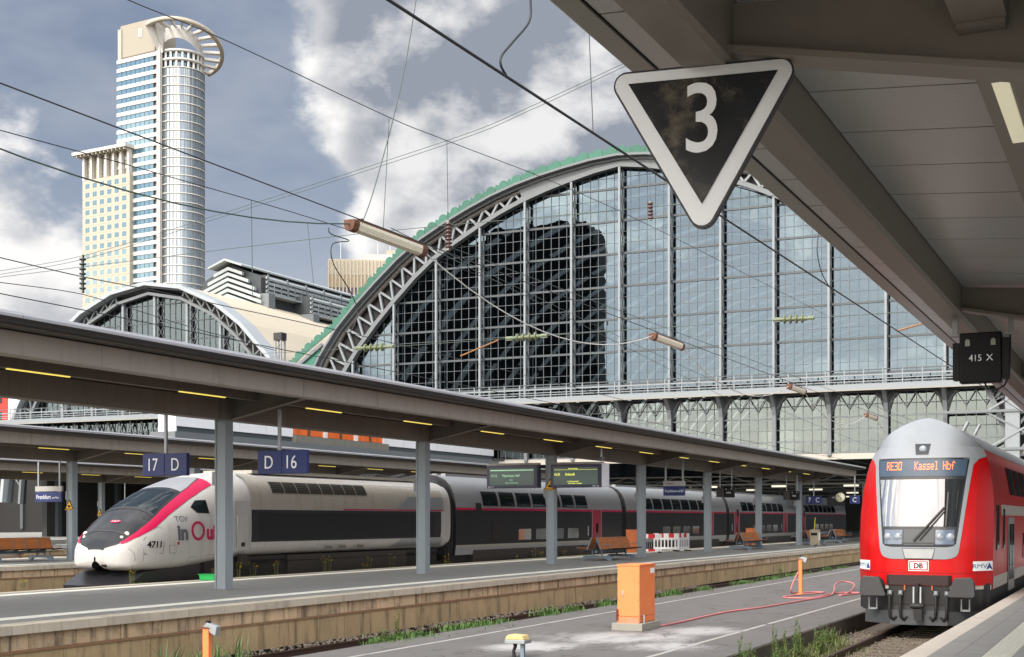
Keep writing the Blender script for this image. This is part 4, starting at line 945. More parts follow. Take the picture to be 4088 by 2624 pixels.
def rwrap(mb, x0, h0, off):
    mb.v = [rfront(x0+v.x, h0+v.z, off) for v in mb.v]; return mb
rwrap(text_mb('DB', .150, .001, .006), 0, 1.435, .022).build('logo_lettering', RED, lo_, fix=False)
for sx in (-1, 1):
    x0 = sx*1.22
    st_ = fpatch(lambda h: .165, frange(1.33, 1.53, 3), .010, 'sticker', SIGNW, x0=x0-.0)
    rwrap(text_mb('RMV', .13, .001), x0-.04, 1.43, .016).build('sticker_lettering', mat('sticker_blue', '#3d6f9a', .5), st_, fix=False)
    tr_ = MB(); tr_.add([Vector((-.05, 0, -.07)), Vector((.05, 0, -.07)), Vector((.0, 0, .07))], [(0, 1, 2)]); rwrap(tr_, x0+.115, 1.43, .016).build('sticker_mark', mat('sticker_dark_blue', '#173a7a', .5), st_, fix=False)
UF = mat('cab_underframe', '#191818', .6, var=.25, scale=4); RUB = mat('rubber', '#1a1a1b', .7); BUFM = mat('buffer_plate', '#333335', .5, var=.2, scale=5, dirt_refl=(3, .4), dirt_refl_col=(.06, .06, .065))
MB().prism([(RX-1.34, RY+.75), (RX-1.0, RY+.30), (RX+1.0, RY+.30), (RX+1.34, RY+.75), (RX+1.34, RY+4.0), (RX-1.34, RY+4.0)], 'z', RZ+.50, RZ+1.06).build('underframe', UF, RT)
MB().grid(lambda i, h: rfront(us[i]*tab(RWV, h)*.99, 1.02, -.02)+Vector((0, 0, h-1.02)), range(61), [.92, 1.03]).build('lower_lip', MATS['pale_sill'], RT)
MB().prism([(RX-.75, RY+.12), (RX-.6, RY-.02), (RX+.6, RY-.02), (RX+.75, RY+.12), (RX+.9, RY+.6), (RX-.9, RY+.6)], 'z', RZ+1.03, RZ+1.24).build('bumper_recess', mat('recess_dark', '#2d1c1c', .7), RT)
MB().box(RX-.62, RX+.62, RY+.02, RY+.4, RZ+.62, RZ+1.05).build('coupling_box', UF, RT)
for sx in (-1, 1):
    bf = MB().prism([(RX+sx*.62, RZ+.82), (RX+sx*.66, RZ+.80), (RX+sx*1.12, RZ+.80), (RX+sx*1.16, RZ+.84), (RX+sx*1.14, RZ+1.16), (RX+sx*1.08, RZ+1.22), (RX+sx*.78, RZ+1.20), (RX+sx*.74, RZ+1.16)], 'y', RY-.34, RY-.28).build('buffer', BUFM, RT, bevel=.012)
    MB().lathe([(.16, -.28), (.16, .0), (.20, .0), (.20, .35)], (RX+sx*.90, RY, RZ+1.0), 'y', 16).build('buffer_stem', UF, bf)
    for x in (.36, .58): MB().tube([(RX+sx*x, RY+.02, RZ+.90), (RX+sx*x, RY-.10, RZ+.82), (RX+sx*x, RY-.12, RZ+.5), (RX+sx*(x-.01), RY-.10, RZ+.36), (RX+sx*(x-.07), RY-.06, RZ+.30), (RX+sx*(x-.13), RY-.02, RZ+.36)], .03, 8).build('brake_hose', RUB, RT)
    for x in (.36, .58): MB().lathe([(.05, -.05), (.05, .05)], (RX+sx*x, RY-.06, RZ+.86), 'z', 10).build('hose_cock', GALV, RT)
    MB().bar((RX+sx*.28, RY-.03, RZ+.92), (RX+sx*.28, RY-.03, RZ+1.02), .025).build('hose_tap', mat('tap_orange', '#b5622c', .5), RT)
    st2 = MB().box(RX+sx*.86, RX+sx*1.02, RY-.02, RY+.2, RZ+.50, RZ+.53).build('step', GREYP, RT)
    for x in (.86, 1.02): MB().box(RX+sx*x-.012, RX+sx*x+.012, RY-.02, RY+.02, RZ+.50, RZ+.75).build('step_bar', GREYP, st2)
    MB().prism([(RX+sx*.60, RY-.02), (RX+sx*1.18, RY+.42), (RX+sx*1.18, RY+.46), (RX+sx*.60, RY+.02)], 'z', RZ+.20, RZ+.52).build('snow_plough', mat('plough_steel', '#484b4e', .5, metal=.3, var=.2, scale=5), RT)
    MB().prism([(RX+sx*.60, RY-.02), (RX+sx*1.22, RY+.45), (RX+sx*1.34, RY+.9), (RX+sx*1.3, RY+1.5), (RX+sx*.6, RY+1.2)], 'z', RZ+.48, RZ+.94).build('side_fairing', UF, RT)
MB().box(RX-.59, RX+.59, RY-.03, RY+.02, RZ+.19, RZ+.50).build('snow_plough', MATS['plough_steel'], RT)
MB().box(RX-.62, RX+.62, RY+.05, RY+.3, RZ+.3, RZ+.7).build('plough_backing', DARK, RT)
hk = MB().bar((RX, RY-.02, RZ+1.0), (RX, RY-.26, RZ+.98), .07, .14).build('coupling_hook', UF, RT)
for x in (-.07, .07): MB().bar((RX+x, RY-.2, RZ+1.0), (RX+x, RY-.22, RZ+.60), .03).build('screw_link', GALV, hk)
MB().lathe([(.05, -.13), (.07, -.05), (.07, .05), (.05, .13)], (RX, RY-.22, RZ+.60), 'x', 10).build('screw', UF, hk); MB().box(RX-.06, RX+.10, RY-.25, RY-.14, RZ+.30, RZ+.56).build('link_end', UF, hk)
bogie(RT, RY+4.6, RX, RZ, 1.25); MB().box(RX-1.2, RX+1.2, RY+1.5, RY+26, RZ+.35, RZ+.95).build('underframe', UNDER, RT)
for dx, dy in ((.62, 2.2), (.75, 3.3)): MB().tube([(RX+dx, RY+dy, RZ+4.35), (RX+dx+.12, RY+dy, RZ+4.58)], .04, 8).build('horn', GALV, RT)

# ---------------------------------------------------------------- the city behind
def local_thing(name, label, cat, camx, d, rz=0.):           # a far building: camx metres right of the view axis, d metres away
    return thing(name, label, cat, (CT*camx-ST*d, ST*camx+CT*d, -1.3), TH+rz)
BWH = mat('tower_white', '#bcbbb6', .55, var=.04, scale=.1); BWIN = glass('tower_window', (0, 0, 0), .10, (.6, .8, .9), .03, body=(.06, .115, .155)); BGL = glass('tower_curve_glass', (0, 0, 0), .22, (.8, .85, .88), .03, body=(.10, .125, .135))
BEIGE = mat('beige_stone', '#a5a092', .7, var=.05, scale=.1); BDK = mat('tower_recess', '#5b4f4a', .7)
# tower: local x right, y away; the flat face runs back to the left, the drum bulges to the right of a white fin
TW = local_thing('office_tower', 'tall white office tower with curved glass side and overhanging crown', 'skyscraper', -143.8, 550)
fdir = Vector((-.866, .5, 0)); fn = Vector((-.5, -.866, 0)); FL = 3.68; H0 = 194.5
def facep(s_, z, o=0.): return fdir*s_+fn*o+Vector((0, 0, z))
LB = dict(local=True)
core = MB(); core.add([facep(0, 0, -.6), facep(24.5, 0, -.6), facep(24.5, 0, -26), facep(0, 0, -26), facep(0, H0+1, -.6), facep(24.5, H0+1, -.6), facep(24.5, H0+1, -26), facep(0, H0+1, -26)], [(0,1,2,3),(4,5,6,7),(0,1,5,4),(1,2,6,5),(2,3,7,6),(3,0,4,7)]); core.build('core', BDK, TW, **LB)
def fbox(s0, s1, z0, z1, o0, o1):
    return MB().add([facep(s0, z0, o0), facep(s1, z0, o0), facep(s1, z0, o1), facep(s0, z0, o1), facep(s0, z1, o0), facep(s1, z1, o0), facep(s1, z1, o1), facep(s0, z1, o1)], [(0,1,2,3),(4,5,6,7),(0,1,5,4),(1,2,6,5),(2,3,7,6),(3,0,4,7)])
NF = 30
bw = fbox(0, 2.35, 0, 2.05, -.25, .05).mesh('window', BWIN)
for k in range(NF):
    z = H0-FL*(k+1)
    fbox(1.2, 24.6, z+2.1, z+FL, -.6, .35).build('floor_band', BWH, TW, **LB)
    for j in range(8):
        o = bpy.data.objects.new('window', bw); C.objects.link(o); o.parent = TW; o.location = facep(3.9+2.58*j, z)
fbox(-.4, 1.3, 0, H0+4, -.6, .9).build('white_fin', BWH, TW, **LB)
DR = 9.4; dc = Vector((6.2, 8.6, 0))                       # drum
arcp = lambda a, r: dc+Vector((r*math.cos(R(a)), r*math.sin(R(a)), 0))
an = frange(-160, 40, 40)
MB().grid(lambda a, z: arcp(a, DR)+Vector((0, 0, z)), an, [0, H0-7]).build('drum_glass', BGL, TW, **LB)
MB().grid(lambda a, z: arcp(a, DR-1.4)+Vector((0, 0, z)), an, [H0-8, H0+.5]).build('loggia_glass', BWIN, TW, **LB)
for k in range(NF):
    z = H0-7-FL*k
    mb = MB(); mb.grid(lambda a, q: arcp(a, DR+(.35 if q in (1, 2) else 0))+Vector((0, 0, z+(0, 0, .42, .42)[q])), an, [0, 1, 2, 3]); mb.build('drum_band', BWH, TW, **LB)
for a in frange(-158, 38, 22): MB().box(-.06, .06, -.06, .06, 0, H0-7).build('drum_mullion', HSTEEL, TW, **LB).location = arcp(a, DR+.12)
for a in frange(-150, 38, 12): MB().box(-.4, .4, -.4, .4, H0-7, H0).build('loggia_post', BWH, TW, **LB).location = arcp(a, DR-.6)
for z in (H0-3.8, H0-.2):
    mb = MB(); mb.grid(lambda a, q: arcp(a, DR+(.2 if q in (1, 2) else -1.8))+Vector((0, 0, z+(0, 0, .9, .9)[q])), an, [0, 1, 2, 3]); mb.build('drum_band', BWH, TW, **LB)
fbox(4, 23.5, H0, H0+14.5, -13, -.8).build('plant_block', mat('tower_block', '#938d80', .7, var=.05), TW, **LB); fbox(22.6, 24.6, H0, H0+13, -8, -.3).build('plant_fin', BEIGE, TW, **LB)
for s_ in (11, 12.2): fbox(s_, s_+.8, H0+8, H0+11.5, -.78, -.6).build('roof_emblem', BWH, TW, **LB)
crn = lambda a, r, dz=0: arcp(a, r)+Vector((0, 0, H0+9.5+dz-(math.sin(R(a))+1)*6.5))
ca = frange(-128, 62, 40)
cr = MB(); cr.grid(lambda a, q: crn(a, (16.0, 17.6, 17.6, 16.0, 16.0)[q], (0, 0, 1.4, 1.4, 0)[q]), ca, [0, 1, 2, 3, 4]); cr.build('crown_ring', mat('crown_stone', '#a8a295', .6, var=.05), TW, **LB)
for a in frange(-124, 58, 11): MB().add([crn(a-2, 8.9), crn(a+2, 8.9), crn(a+2.0, 16.1), crn(a-2.0, 16.1), crn(a-2, 8.9, 1.1), crn(a+2, 8.9, 1.1), crn(a+2.0, 16.1, 1.1), crn(a-2.0, 16.1, 1.1)], [(0,1,2,3),(4,5,6,7),(0,1,5,4),(1,2,6,5),(2,3,7,6),(3,0,4,7)]).build('crown_spoke', BWH, TW, **LB)
mb = MB(); mb.grid(lambda a, q: crn(a, (8.2, 8.6, 8.6)[q], (-4, 0, 1.0)[q]), ca, [0, 1, 2]); mb.build('crown_drum', BWH, TW, **LB)
MB().add([Vector((-.9, -.2, H0-1)), Vector((1.2, -.8, H0-1)), Vector((2.0, -1.5, H0+9)), crn(-128, 17.6, 0), crn(-118, 16, 1.5), Vector((-1, 1.5, H0-1))], [(0, 1, 2), (0, 2, 3), (3, 2, 4), (0, 3, 5), (1, 2, 4)]).build('crown_support', BWH, TW, **LB)

T2 = local_thing('beige_office_block', 'lower beige stone office block with paired windows, joined to the white tower', 'office building', -158.0, 555.6)
H2 = 158.0
fbox(0, 27.6, 0, H2-12, -6, 0).build('wall', BEIGE, T2, **LB)
w2 = fbox(0, 1.05, 0, 2.0, -.1, .06).mesh('window', BWIN)
for k in range(20):
    z = H2-15.6-3.70*k
    for j in range(6):
        for e_ in (0, 1.25):
            o = bpy.data.objects.new('window', w2); C.objects.link(o); o.parent = T2; o.location = facep(2.0+4.3*j+e_, z)
    fbox(0, 27.6, z-.9, z-.8, -.05, .05).build('string_course', mat('stone_joint', '#a8997f', .8), T2, **LB)
fbox(.2, 27.2, H2-12, H2-1.5, -5, -2.2).build('loggia_wall', mat('loggia_shade', '#b3aa98', .8), T2, **LB)
for j in range(7): fbox(.3+4.35*j, 1.5+4.35*j, H2-12, H2-2, -1.6, .1).build('loggia_pier', BWH, T2, **LB)
for j in range(6): fbox(2.4+4.35*j, 3.9+4.35*j, H2-8.4, H2-5.6, -2.2, -2.1).build('window', BWIN, T2, **LB)
fbox(-.6, 30.8, H2-1.6, H2-.3, -6, 3.0).build('cornice', BWH, T2, **LB)
for j in range(13): fbox(.5+2.3*j, .9+2.3*j, H2-2.6, H2-1.6, -2, 2.7).build('cornice_rib', BEIGE, T2, **LB)

T3 = local_thing('beige_ribbed_tower', 'beige slab tower with vertical stone fins behind the green copper edge', 'office building', -89, 650, R(6))
MB().box(0, 40, 0, 18, 0, 127.5).build('wall', mat('dark_glazing', '#41394a', .3, var=.1), T3, **LB)
MB().box(0, 40, -.4, 0, 121, 128.6).build('parapet', mat('sand_stone', '#b3ab99', .7, var=.05), T3, **LB); MB().box(0, 40, -.25, -.02, 115, 121).build('mechanical_band', mat('sand_grille', '#a89a82', .7, var=.2, scale=1), T3, **LB)
for j in range(23): MB().box(.0+j*1.75, .62+j*1.75, -1.0, 0, 40, 128.3).build('stone_fin', MATS['sand_stone'], T3, **LB)
for k in range(14): MB().box(0, 40, -.12, -.01, 112-3.7*k, 112.5-3.7*k).build('floor_line', mat('floor_line', '#6e6470', .5), T3, **LB)
MB().box(17, 40, 3, 12, 128.5, 132).build('roof_plant', BWH, T3, **LB); MB().box(28, 40, 5, 12, 132, 134.5).build('roof_plant', BEIGE, T3, **LB)
for x in (6, 24, 30): MB().tube([(x, 6, 128), (x, 6, 138)], .15, 5).build('antenna', WHITE, T3, **LB)

# dark block behind the camera that the hall glass mirrors
DB_ = thing('dark_office_block', 'dark office block mirrored in the left of the hall glass', 'office building', (-136, -108, -1.3))
MB().box(-165, -112.4, -106, -100, -1.3, 66.5).build('wall', mat('dark_facade', '#1c1f22', .6, var=.3, scale=.3), DB_); MB().prism([(-141, 66.5), (-114, 66.5), (-115, 69), (-120, 69.8), (-138, 69)], 'y', -105, -100.5).build('roof_block', MATS['dark_facade'], DB_)
for k in range(15):
    MB().box(-164.5, -112.8, -99.98, -99.7, 4+k*4, 5.2+k*4).build('floor_band', mat('dark_band', '#2c3033', .6, var=.2, scale=.5), DB_)

# next bay of the station to the right, seen only in reflections
NH = thing('neighbour_train_hall', 'dark end of the neighbouring hall behind the red train', 'train hall', (23, HY+6, -.8))
MB().prism([(-4.5, 10)]+[(23+27.5*math.cos(R(a)), 9+19*math.sin(R(a))) for a in range(180, -1, -12)]+[(50.5, 10)], 'y', HY+6, HY+7).build('front', mat('hall_front_dark', '#6a7074', .4, var=.15, scale=.5), NH); MB().box(-4.5, 50.5, HY+20, HY+21, -.8, 11).build('back_wall', MATS['hall_end_wall'], NH)

# raised cabin with white panels behind the second canopy; red block at the far left
WP = mat('white_panel', '#e4e7ea', .4, var=.04, scale=.5, streak=.08, dirt_refl_col=(.5, .5, .5))
WC = thing('raised_signal_cabin', 'raised white panelled cabin with orange curtained windows behind the platform canopies', 'cabin', (-46.5, 70, 6))
MB().box(-45.3, -44.3, 54, 90.3, 6.0, 9.2).build('core', HDARK, WC); MB().box(-45.3, -44.2, 53.9, 54, 6.05, 9.2).build('white_panel', WP, WC)
cy = [54, 57.6, 59.1, 61.4, 63.3, 66.6]
segs = [(54, 57.6), (57.63, 59.2), (59.23, 61.6), (61.63, 64.2)]+[(74.6+2.25*k, 76.82+2.25*k) for k in range(7)]
for a, b in segs: MB().box(-44.3, -44.2, a, b-.02, 6.35, 9.2).build('white_panel', WP, WC)
CURT = mat('orange_curtain', '#d9672a', .7, var=.55, scale=3, stretch=(1, 2.2, .15))
for k in range(3):
    a = 64.3+3.42*k
    MB().box(-44.33, -44.28, a, a+3.1, 6.5, 7.35).build('curtain', CURT, WC)
    for z in (7.4, 7.65, 7.9): MB().box(-44.28, -44.16, a, a+3.1, z, z+.10).build('shutter_slat', mat('shutter_brown', '#5e4632', .6), WC)
    MB().box(-44.28, -44.17, a+1.5, a+1.6, 6.4, 8.2).build('mullion', MATS['shutter_brown'], WC); MB().box(-44.3, -44.15, a+3.1, a+3.4, 6.3, 9.2).build('window_pier', WHITE, WC)
MB().box(-44.35, -44.0, 64.2, 74.6, 6.05, 6.45).build('sill_girder', mat('sill_girder', '#77756c', .6, var=.2, streak=.3), WC); MB().box(-45.5, -43.9, 53.5, 90.5, 5.7, 6.05).build('floor_girder', HSTEEL, WC)
for y in (56, 68, 80, 89): MB().box(-45.2, -44.7, y, y+.5, -.8, 5.7).build('leg', HSTEEL, WC)
RB = thing('red_building', 'red rendered building with small windows at the far left', 'building', (-200, 185, -1))
MB().box(-240, -187, 182, 195, -1, 32).build('wall', mat('red_render', '#b8352a', .7, var=.05), RB); MB().box(-187, -183, 181.6, 195, -1, 32).build('white_corner', WP, RB)
for i in range(5):
    for j in range(6): MB().box(-192-5.5*i, -189-5.5*i, 181.9, 182.1, 6+4.2*j, 8.6+4.2*j).build('window', WIN, RB)
BW = thing('dark_station_wing', 'dark station wing closing the view under the far canopies', 'building', (-100, 170, -1))
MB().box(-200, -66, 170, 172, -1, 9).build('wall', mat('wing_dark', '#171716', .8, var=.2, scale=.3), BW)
for k in range(22): MB().box(-196+6*k, -195.4+6*k, 169.6, 170, 0, 7).build('pilaster', HDARK, BW)
for k in range(6): MB().box(-146+11*k, -141+11*k, 169.8, 170.02, .5, 4).build('shop_window', mat('shop_glow', '#6c6a60', .3, var=.3, scale=1), BW)

# ---------------------------------------------------------------- signs and boards
def panel_sign(name, label, cat, loc, wd, ht, txts, poles=((0, .9),), m=BLUE, th=.12, group=None, tm=SIGNW, cells=1, border=None, rz=0.):
    t = thing(name, label, cat, loc, rz, group)
    for i in range(cells):
        a = -wd/2+wd*i/cells; MB().box(a+.006, a+wd/cells-.006, 0, th, -ht/2, ht/2).build('panel', m, t, local=True, bevel=.008)
    for dx, l in poles: MB().box(dx-.035, dx+.035, th/2-.03, th/2+.03, ht/2, ht/2+l).build('hanger', GALV, t, local=True)
    for s_, size, x, z, xs in txts: text(s_, size, tm, t, (x, -.006, z), xs=xs, local=True)
    return t
panel_sign('platform_number_sign', 'blue hanging sign reading 17 D left of the nearest column', 'sign', (-21.66, 26.0, 2.985), 1.36, .55, (('17', .44, -.34, 0, .82), ('D', .44, .33, 0, .82)), ((0, .95),), cells=2)
panel_sign('platform_number_sign', 'blue hanging sign reading D 16 right of the nearest column', 'sign', (-18.22, 26.0, 2.985), 1.38, .55, (('D', .44, -.36, 0, .82), ('16', .44, .28, 0, .82)), ((-.1, .95),), cells=2)
panel_sign('platform_number_sign', 'small far blue sign reading 7 C under the canopy', 'sign', (-19.0, 84.6, 2.85), 1.0, .5, (('7', .42, -.25, 0, .85), ('C', .42, .25, 0, .85)), ((0, 1.0),), cells=2)
panel_sign('platform_number_sign', 'blue sign with letter C beside the station clock', 'sign', (-16.45, 84.6, 2.85), .62, .5, (('C', .42, 0, 0, .85),), ((0, 1.2),))
n_ = panel_sign('station_name_sign', 'dark blue station name board with pale strip above, under the canopy', 'sign', (-19.0, 57, 2.90), 1.0, .42, (('Frankfurt', .17, -.16, 0, .8), ('(Main)', .09, .17, -.02, .8), ('Hbf', .17, .36, 0, .8)), ((-.4, 1.2), (.4, 1.2)))
MB().box(-.5, .5, .01, .11, .22, .44).build('pale_strip', mat('pale_strip', '#a7a6a2', .5), n_, local=True); text('Wiesbaden', .08, BLACK, n_, (-.2, .002, .33), local=True)
n2_ = panel_sign('station_name_sign', 'blurred blue station name board under the second canopy, far left', 'sign', (-42.6, 43.6, 2.60), 1.5, .42, (('Frankfurt', .26, -.25, 0, .85), ('am Main', .13, .42, -.03, .85)), ((-.6, 1.3), (.6, 1.3)))
MB().box(-.75, .75, .01, .11, .24, .46).build('pale_strip', MATS['pale_strip'], n2_, local=True)
panel_sign('track_sign', 'dark board reading 23 above the white train nose', 'sign', (-63.0, 71.5, 2.6), .95, .6, (('23', .42, 0, .05, .85),), ((0, 1.3),))

SCRN = mat('board_screen', '#2f4644', .25, var=.08, emit='#2a4a46', estr=.12); YTXT = mat('board_yellow', '#d8dc6a', .5, emit='#d6dc5c', estr=.7); GTXT = mat('board_green', '#9fd0a8', .5, emit='#9fd0a8', estr=.35); NAVY = mat('board_navy', '#10173c', .35)
def board(label, x0, x1, lines, foot, fx, tm, extra=None):
    t = thing('departure_board', label, 'display board', ((x0+x1)/2, 45.0, 2.80)); w_ = x1-x0
    MB().box(-w_/2, w_/2, 0, .35, 0, .84).build('housing', NAVY, t, local=True, bevel=.01); MB().box(-w_/2+.13, w_/2-.13, -.012, .02, .10, .73).build('screen', SCRN, t, local=True)
    for s_, size, x, z in lines: text(s_, size, tm, t, (x, -.018, z), xs=.85, local=True)
    for z in (.64,): MB().box(-w_/2+.16, w_/2-.16, -.016, -.012, z, z+(.035 if tm is GTXT else .008)).build('screen_bar', tm, t, local=True)
    text(foot, .075, SIGNW, t, (fx, -.006, .05), local=True)
    MB().box(-w_/2, w_/2, .05, .3, .84, .92).build('support_arm', STEEL, t, local=True); return t
board('display board with dim green rows listing the 17:12 train, left of the column', -22.32, -20.24, [('17:12', .13, -.72, .46), ('Mannheim Hbf', .14, -.02, .46), ('ICE 2', .07, -.02, .30), ('Ankunft der Durchsagen beachten', .045, .0, .19)], 'Gleis 17', -.86, GTXT)
b2_ = board('display board with yellow rows announcing the 16:35 arrival, right of the column', -19.72, -17.72, [('16:35', .13, -.72, .48), ('Ankunft', .14, -.22, .48), ('Bitte nicht einsteigen', .05, -.1, .68), ('IC 2374 Dortmund Hbf', .055, -.1, .22), ('RE 4159 Mainz / Darmstadt', .055, -.02, .15)], 'Gleis 16', .78, YTXT)
MB().box(1.0, 1.17, .02, .33, 0, .86).build('end_panel', mat('board_end', '#c4c6cc', .4), b2_, local=True)
def cctv(label, loc, rz, sc_=1.):
    t = thing('security_camera', label, 'camera', loc, rz); MB().box(-.03, .03, -.03, .03, -.02, .5*sc_).build('bracket', GALV, t, local=True); MB().box(-.05, .05, -.30, .10, -.16, -.05).build('housing', GALV, t, local=True, bevel=.01); MB().lathe([(.0, -.33), (.035, -.32), (.035, -.3)], (0, 0, -.105), 'y', 10).build('lens', BLACK, t, local=True); return t
cctv('grey security camera above the left display board', (-21.7, 45.0, 3.95), R(-50), .5); cctv('pale security camera above the right display board', (-18.2, 46.2, 3.95), R(40), .6)
WARNY = mat('warning_yellow', '#eeb21e', .5, var=.05)
def warn(label, loc, s_=.46):
    t = thing('warning_sign', label, 'sign', loc); h = s_*.87
    MB().prism([(-s_/2, 0), (s_/2, 0), (0, h)], 'y', 0, .01).build('border', BLACK, t, local=True); MB().prism([(-s_/2+.05, .03), (s_/2-.05, .03), (0, h-.06)], 'y', -.004, .0).build('field', WARNY, t, local=True)
    MB().prism([(-.09, .08), (.09, .08), (.10, .12), (.02, .13), (.05, .18), (-.03, .17), (-.08, .12)], 'y', -.008, -.004).build('pictogram', BLACK, t, local=True); MB().bar((-s_/2, .0, -.012), (s_/2, .0, -.012), .02).build('edge', WARNY, t, local=True); return t
warn('yellow warning triangle on the third column, between the two display boards', (-19.80, 45.135, 2.74)); warn('yellow warning triangle on the second platform column at the left', (-39.65, 41.735, 2.05)); warn('small yellow warning triangle on the far column above the train nose', (-60.65, 66.53, 1.9))
ck = thing('station_clock', 'round white station clock under the canopy near the red train', 'clock', (-17.3, 84.4, 3.0))
MB().lathe([(.0, 0), (.30, 0), (.34, .02), (.34, .14), (0, .14)], (0, 0, 0), 'y', 28).build('case', BLACK, ck, local=True); MB().lathe([(0, -.008), (.295, -.008), (.295, .001)], (0, 0, 0), 'y', 28).build('dial', mat('clock_dial', '#e9e2c6', .4), ck, local=True)
MB().bar((0, -.014, 0), (-.16, -.014, .17), .03, .008, (0, 1, 0)).build('minute_hand', BLACK, ck, local=True); MB().bar((0, -.016, 0), (.09, -.016, -.13), .04, .008, (0, 1, 0)).build('hour_hand', BLACK, ck, local=True); MB().box(-.5, -.03, .03, .1, -.05, .05).build('bracket', GREYP, ck, local=True)
for k in range(12):
    a = R(30*k); MB().bar((.24*math.sin(a), -.012, .24*math.cos(a)), (.28*math.sin(a), -.012, .28*math.cos(a)), .02, .004, (0, 1, 0)).build('hour_mark', BLACK, ck, local=True)
for x, y, s_, lb in ((-19.0, 65, '17.3', 'black signal box reading 17.3 hanging under the canopy'), (-18.1, 75, '16.3', 'black signal box reading 16.3, farther along the canopy')):
    t = thing('hanging_signal_box', lb, 'signal', (x, y, 2.72)); MB().box(-.06, .42, 0, .3, 0, .5).build('box', BLACK, t, local=True, bevel=.01); MB().box(-.46, -.08, .02, .28, .02, .48).build('side_box', DARK, t, local=True, bevel=.01); text(s_, .13, SIGNW, t, (.18, -.006, .24), local=True)
    for dx in (.05, .32): MB().lathe([(.0, -.006), (.035, -.006), (.035, 0)], (dx, 0, .42), 'y', 10).build('lamp', GREYP, t, local=True)
    for dx in (-.3, .3): MB().box(dx-.02, dx+.02, .12, .16, .5, 1.4).build('hanger', GALV, t, local=True)

# triangular number sign overhead
TS = thing('triangular_number_sign', 'black triangular sign with white border and number 3 hanging from the canopy', 'sign', (-2.45, 7.9, 4.42), R(8.5))
def rtri(w_, h_, r, n=7):
    pts = [Vector((-w_/2, 0)), Vector((w_/2, 0)), Vector((0, -h_))]; o = []
    for i, p in enumerate(pts):
        a, b = pts[i-1], pts[(i+1) % 3]; da, db = (a-p).normalized(), (b-p).normalized(); half = da.angle(db)/2
        c = p+(da+db).normalized()*r/math.sin(half); p0, p1 = p+da*r/math.tan(half), p+db*r/math.tan(half)
        a0 = math.atan2(p0.y-c.y, p0.x-c.x); a1 = math.atan2(p1.y-c.y, p1.x-c.x)
        while a1-a0 > math.pi: a1 -= 2*math.pi
        while a1-a0 < -math.pi: a1 += 2*math.pi
        o += [(c.x+r*math.cos(a0+(a1-a0)*k/n), c.y+r*math.sin(a0+(a1-a0)*k/n)) for k in range(n+1)]
    return o
sh = lambda pts, dz: [(x, z+dz) for x, z in pts]
MB().prism(rtri(1.22, 1.075, .085), 'y', -.02, .05).build('backing', mat('sign_back', '#23222c', .4), TS, local=True)
MB().prism(sh(rtri(1.175, 1.035, .07), -.014), 'y', -.026, -.02).build('white_border', mat('sign_border', '#e3e7ea', .45, var=.06, scale=3, dirt_refl=(3, .12), dirt_refl_col=(.4, .4, .38)), TS, local=True)
MB().prism(sh([(-.455, 0), (.455, 0), (0, -.77)], -.078), 'y', -.031, -.026).build('black_field', mat('sign_black', '#12151a', .22, var=.2, scale=6, dirt_refl=(2.2, .75), dirt_refl_col=(.16, .135, .095)), TS, local=True)  # brown patches in the colour stand for reflected sky and trees
text('3', .60, MATS['sign_border'], TS, (.0, -.036, -.325), local=True, xs=.86, name='number', bold=.003)
MB().box(-.035, .035, -.01, .03, -.02, .36).build('hanger', mat('hanger_grey', '#5d5d5c', .5), TS, local=True); MB().box(-.05, .05, -.03, .05, .2, .40).build('clamp', GREYP, TS, local=True, bevel=.006); MB().lathe([(0, -.035), (.022, -.035), (.022, -.03)], (0, 0, .24), 'y', 10).build('bolt', GALV, TS, local=True)

SB = thing('signal_box', 'black signal box reading 415 X hanging from the canopy cross beam', 'signal', (-2.04, 19.1, 3.5))
MB().box(-.27, .27, 0, .2, 0, .68).build('cabinet', mat('signal_black', '#0a0b0f', .5, var=.08, spec=.2), SB, local=True, bevel=.015); MB().box(-.36, -.275, .03, .25, .05, .55).build('side_hood', BLACK, SB, local=True); MB().box(.275, .36, .03, .25, .05, .6).build('side_hood', BLACK, SB, local=True)
text('415', .125, SIGNW, SB, (-.065, -.008, .335), local=True, xs=.9); text('X', .125, SIGNW, SB, (.12, -.008, .335), local=True)
for x in (-.165, .165):
    MB().prism([(x-.03, .5), (x+.03, .5), (x+.03, .565), (x+.02, .585), (x, .592), (x-.02, .585), (x-.03, .565)], 'y', -.006, .0).build('lens', mat('signal_lens', '#8d9385', .3), SB, local=True)
for x in (-.33, .38):
    MB().box(x-.035, x+.035, .04, .10, .66, 1.02).build('hanger', GREYP, SB, local=True); MB().box(x-.07, x+.07, .02, .14, .64, .67).build('hanger_foot', GREYP, SB, local=True)
MB().tube([(.05, .1, 0), (.08, .1, -.08), (.2, .1, -.10), (.3, .1, -.04), (.36, .12, .1), (.37, .14, .7), (.36, .14, 1.05)], .014, 6).build('cable', RUB, SB, local=True)

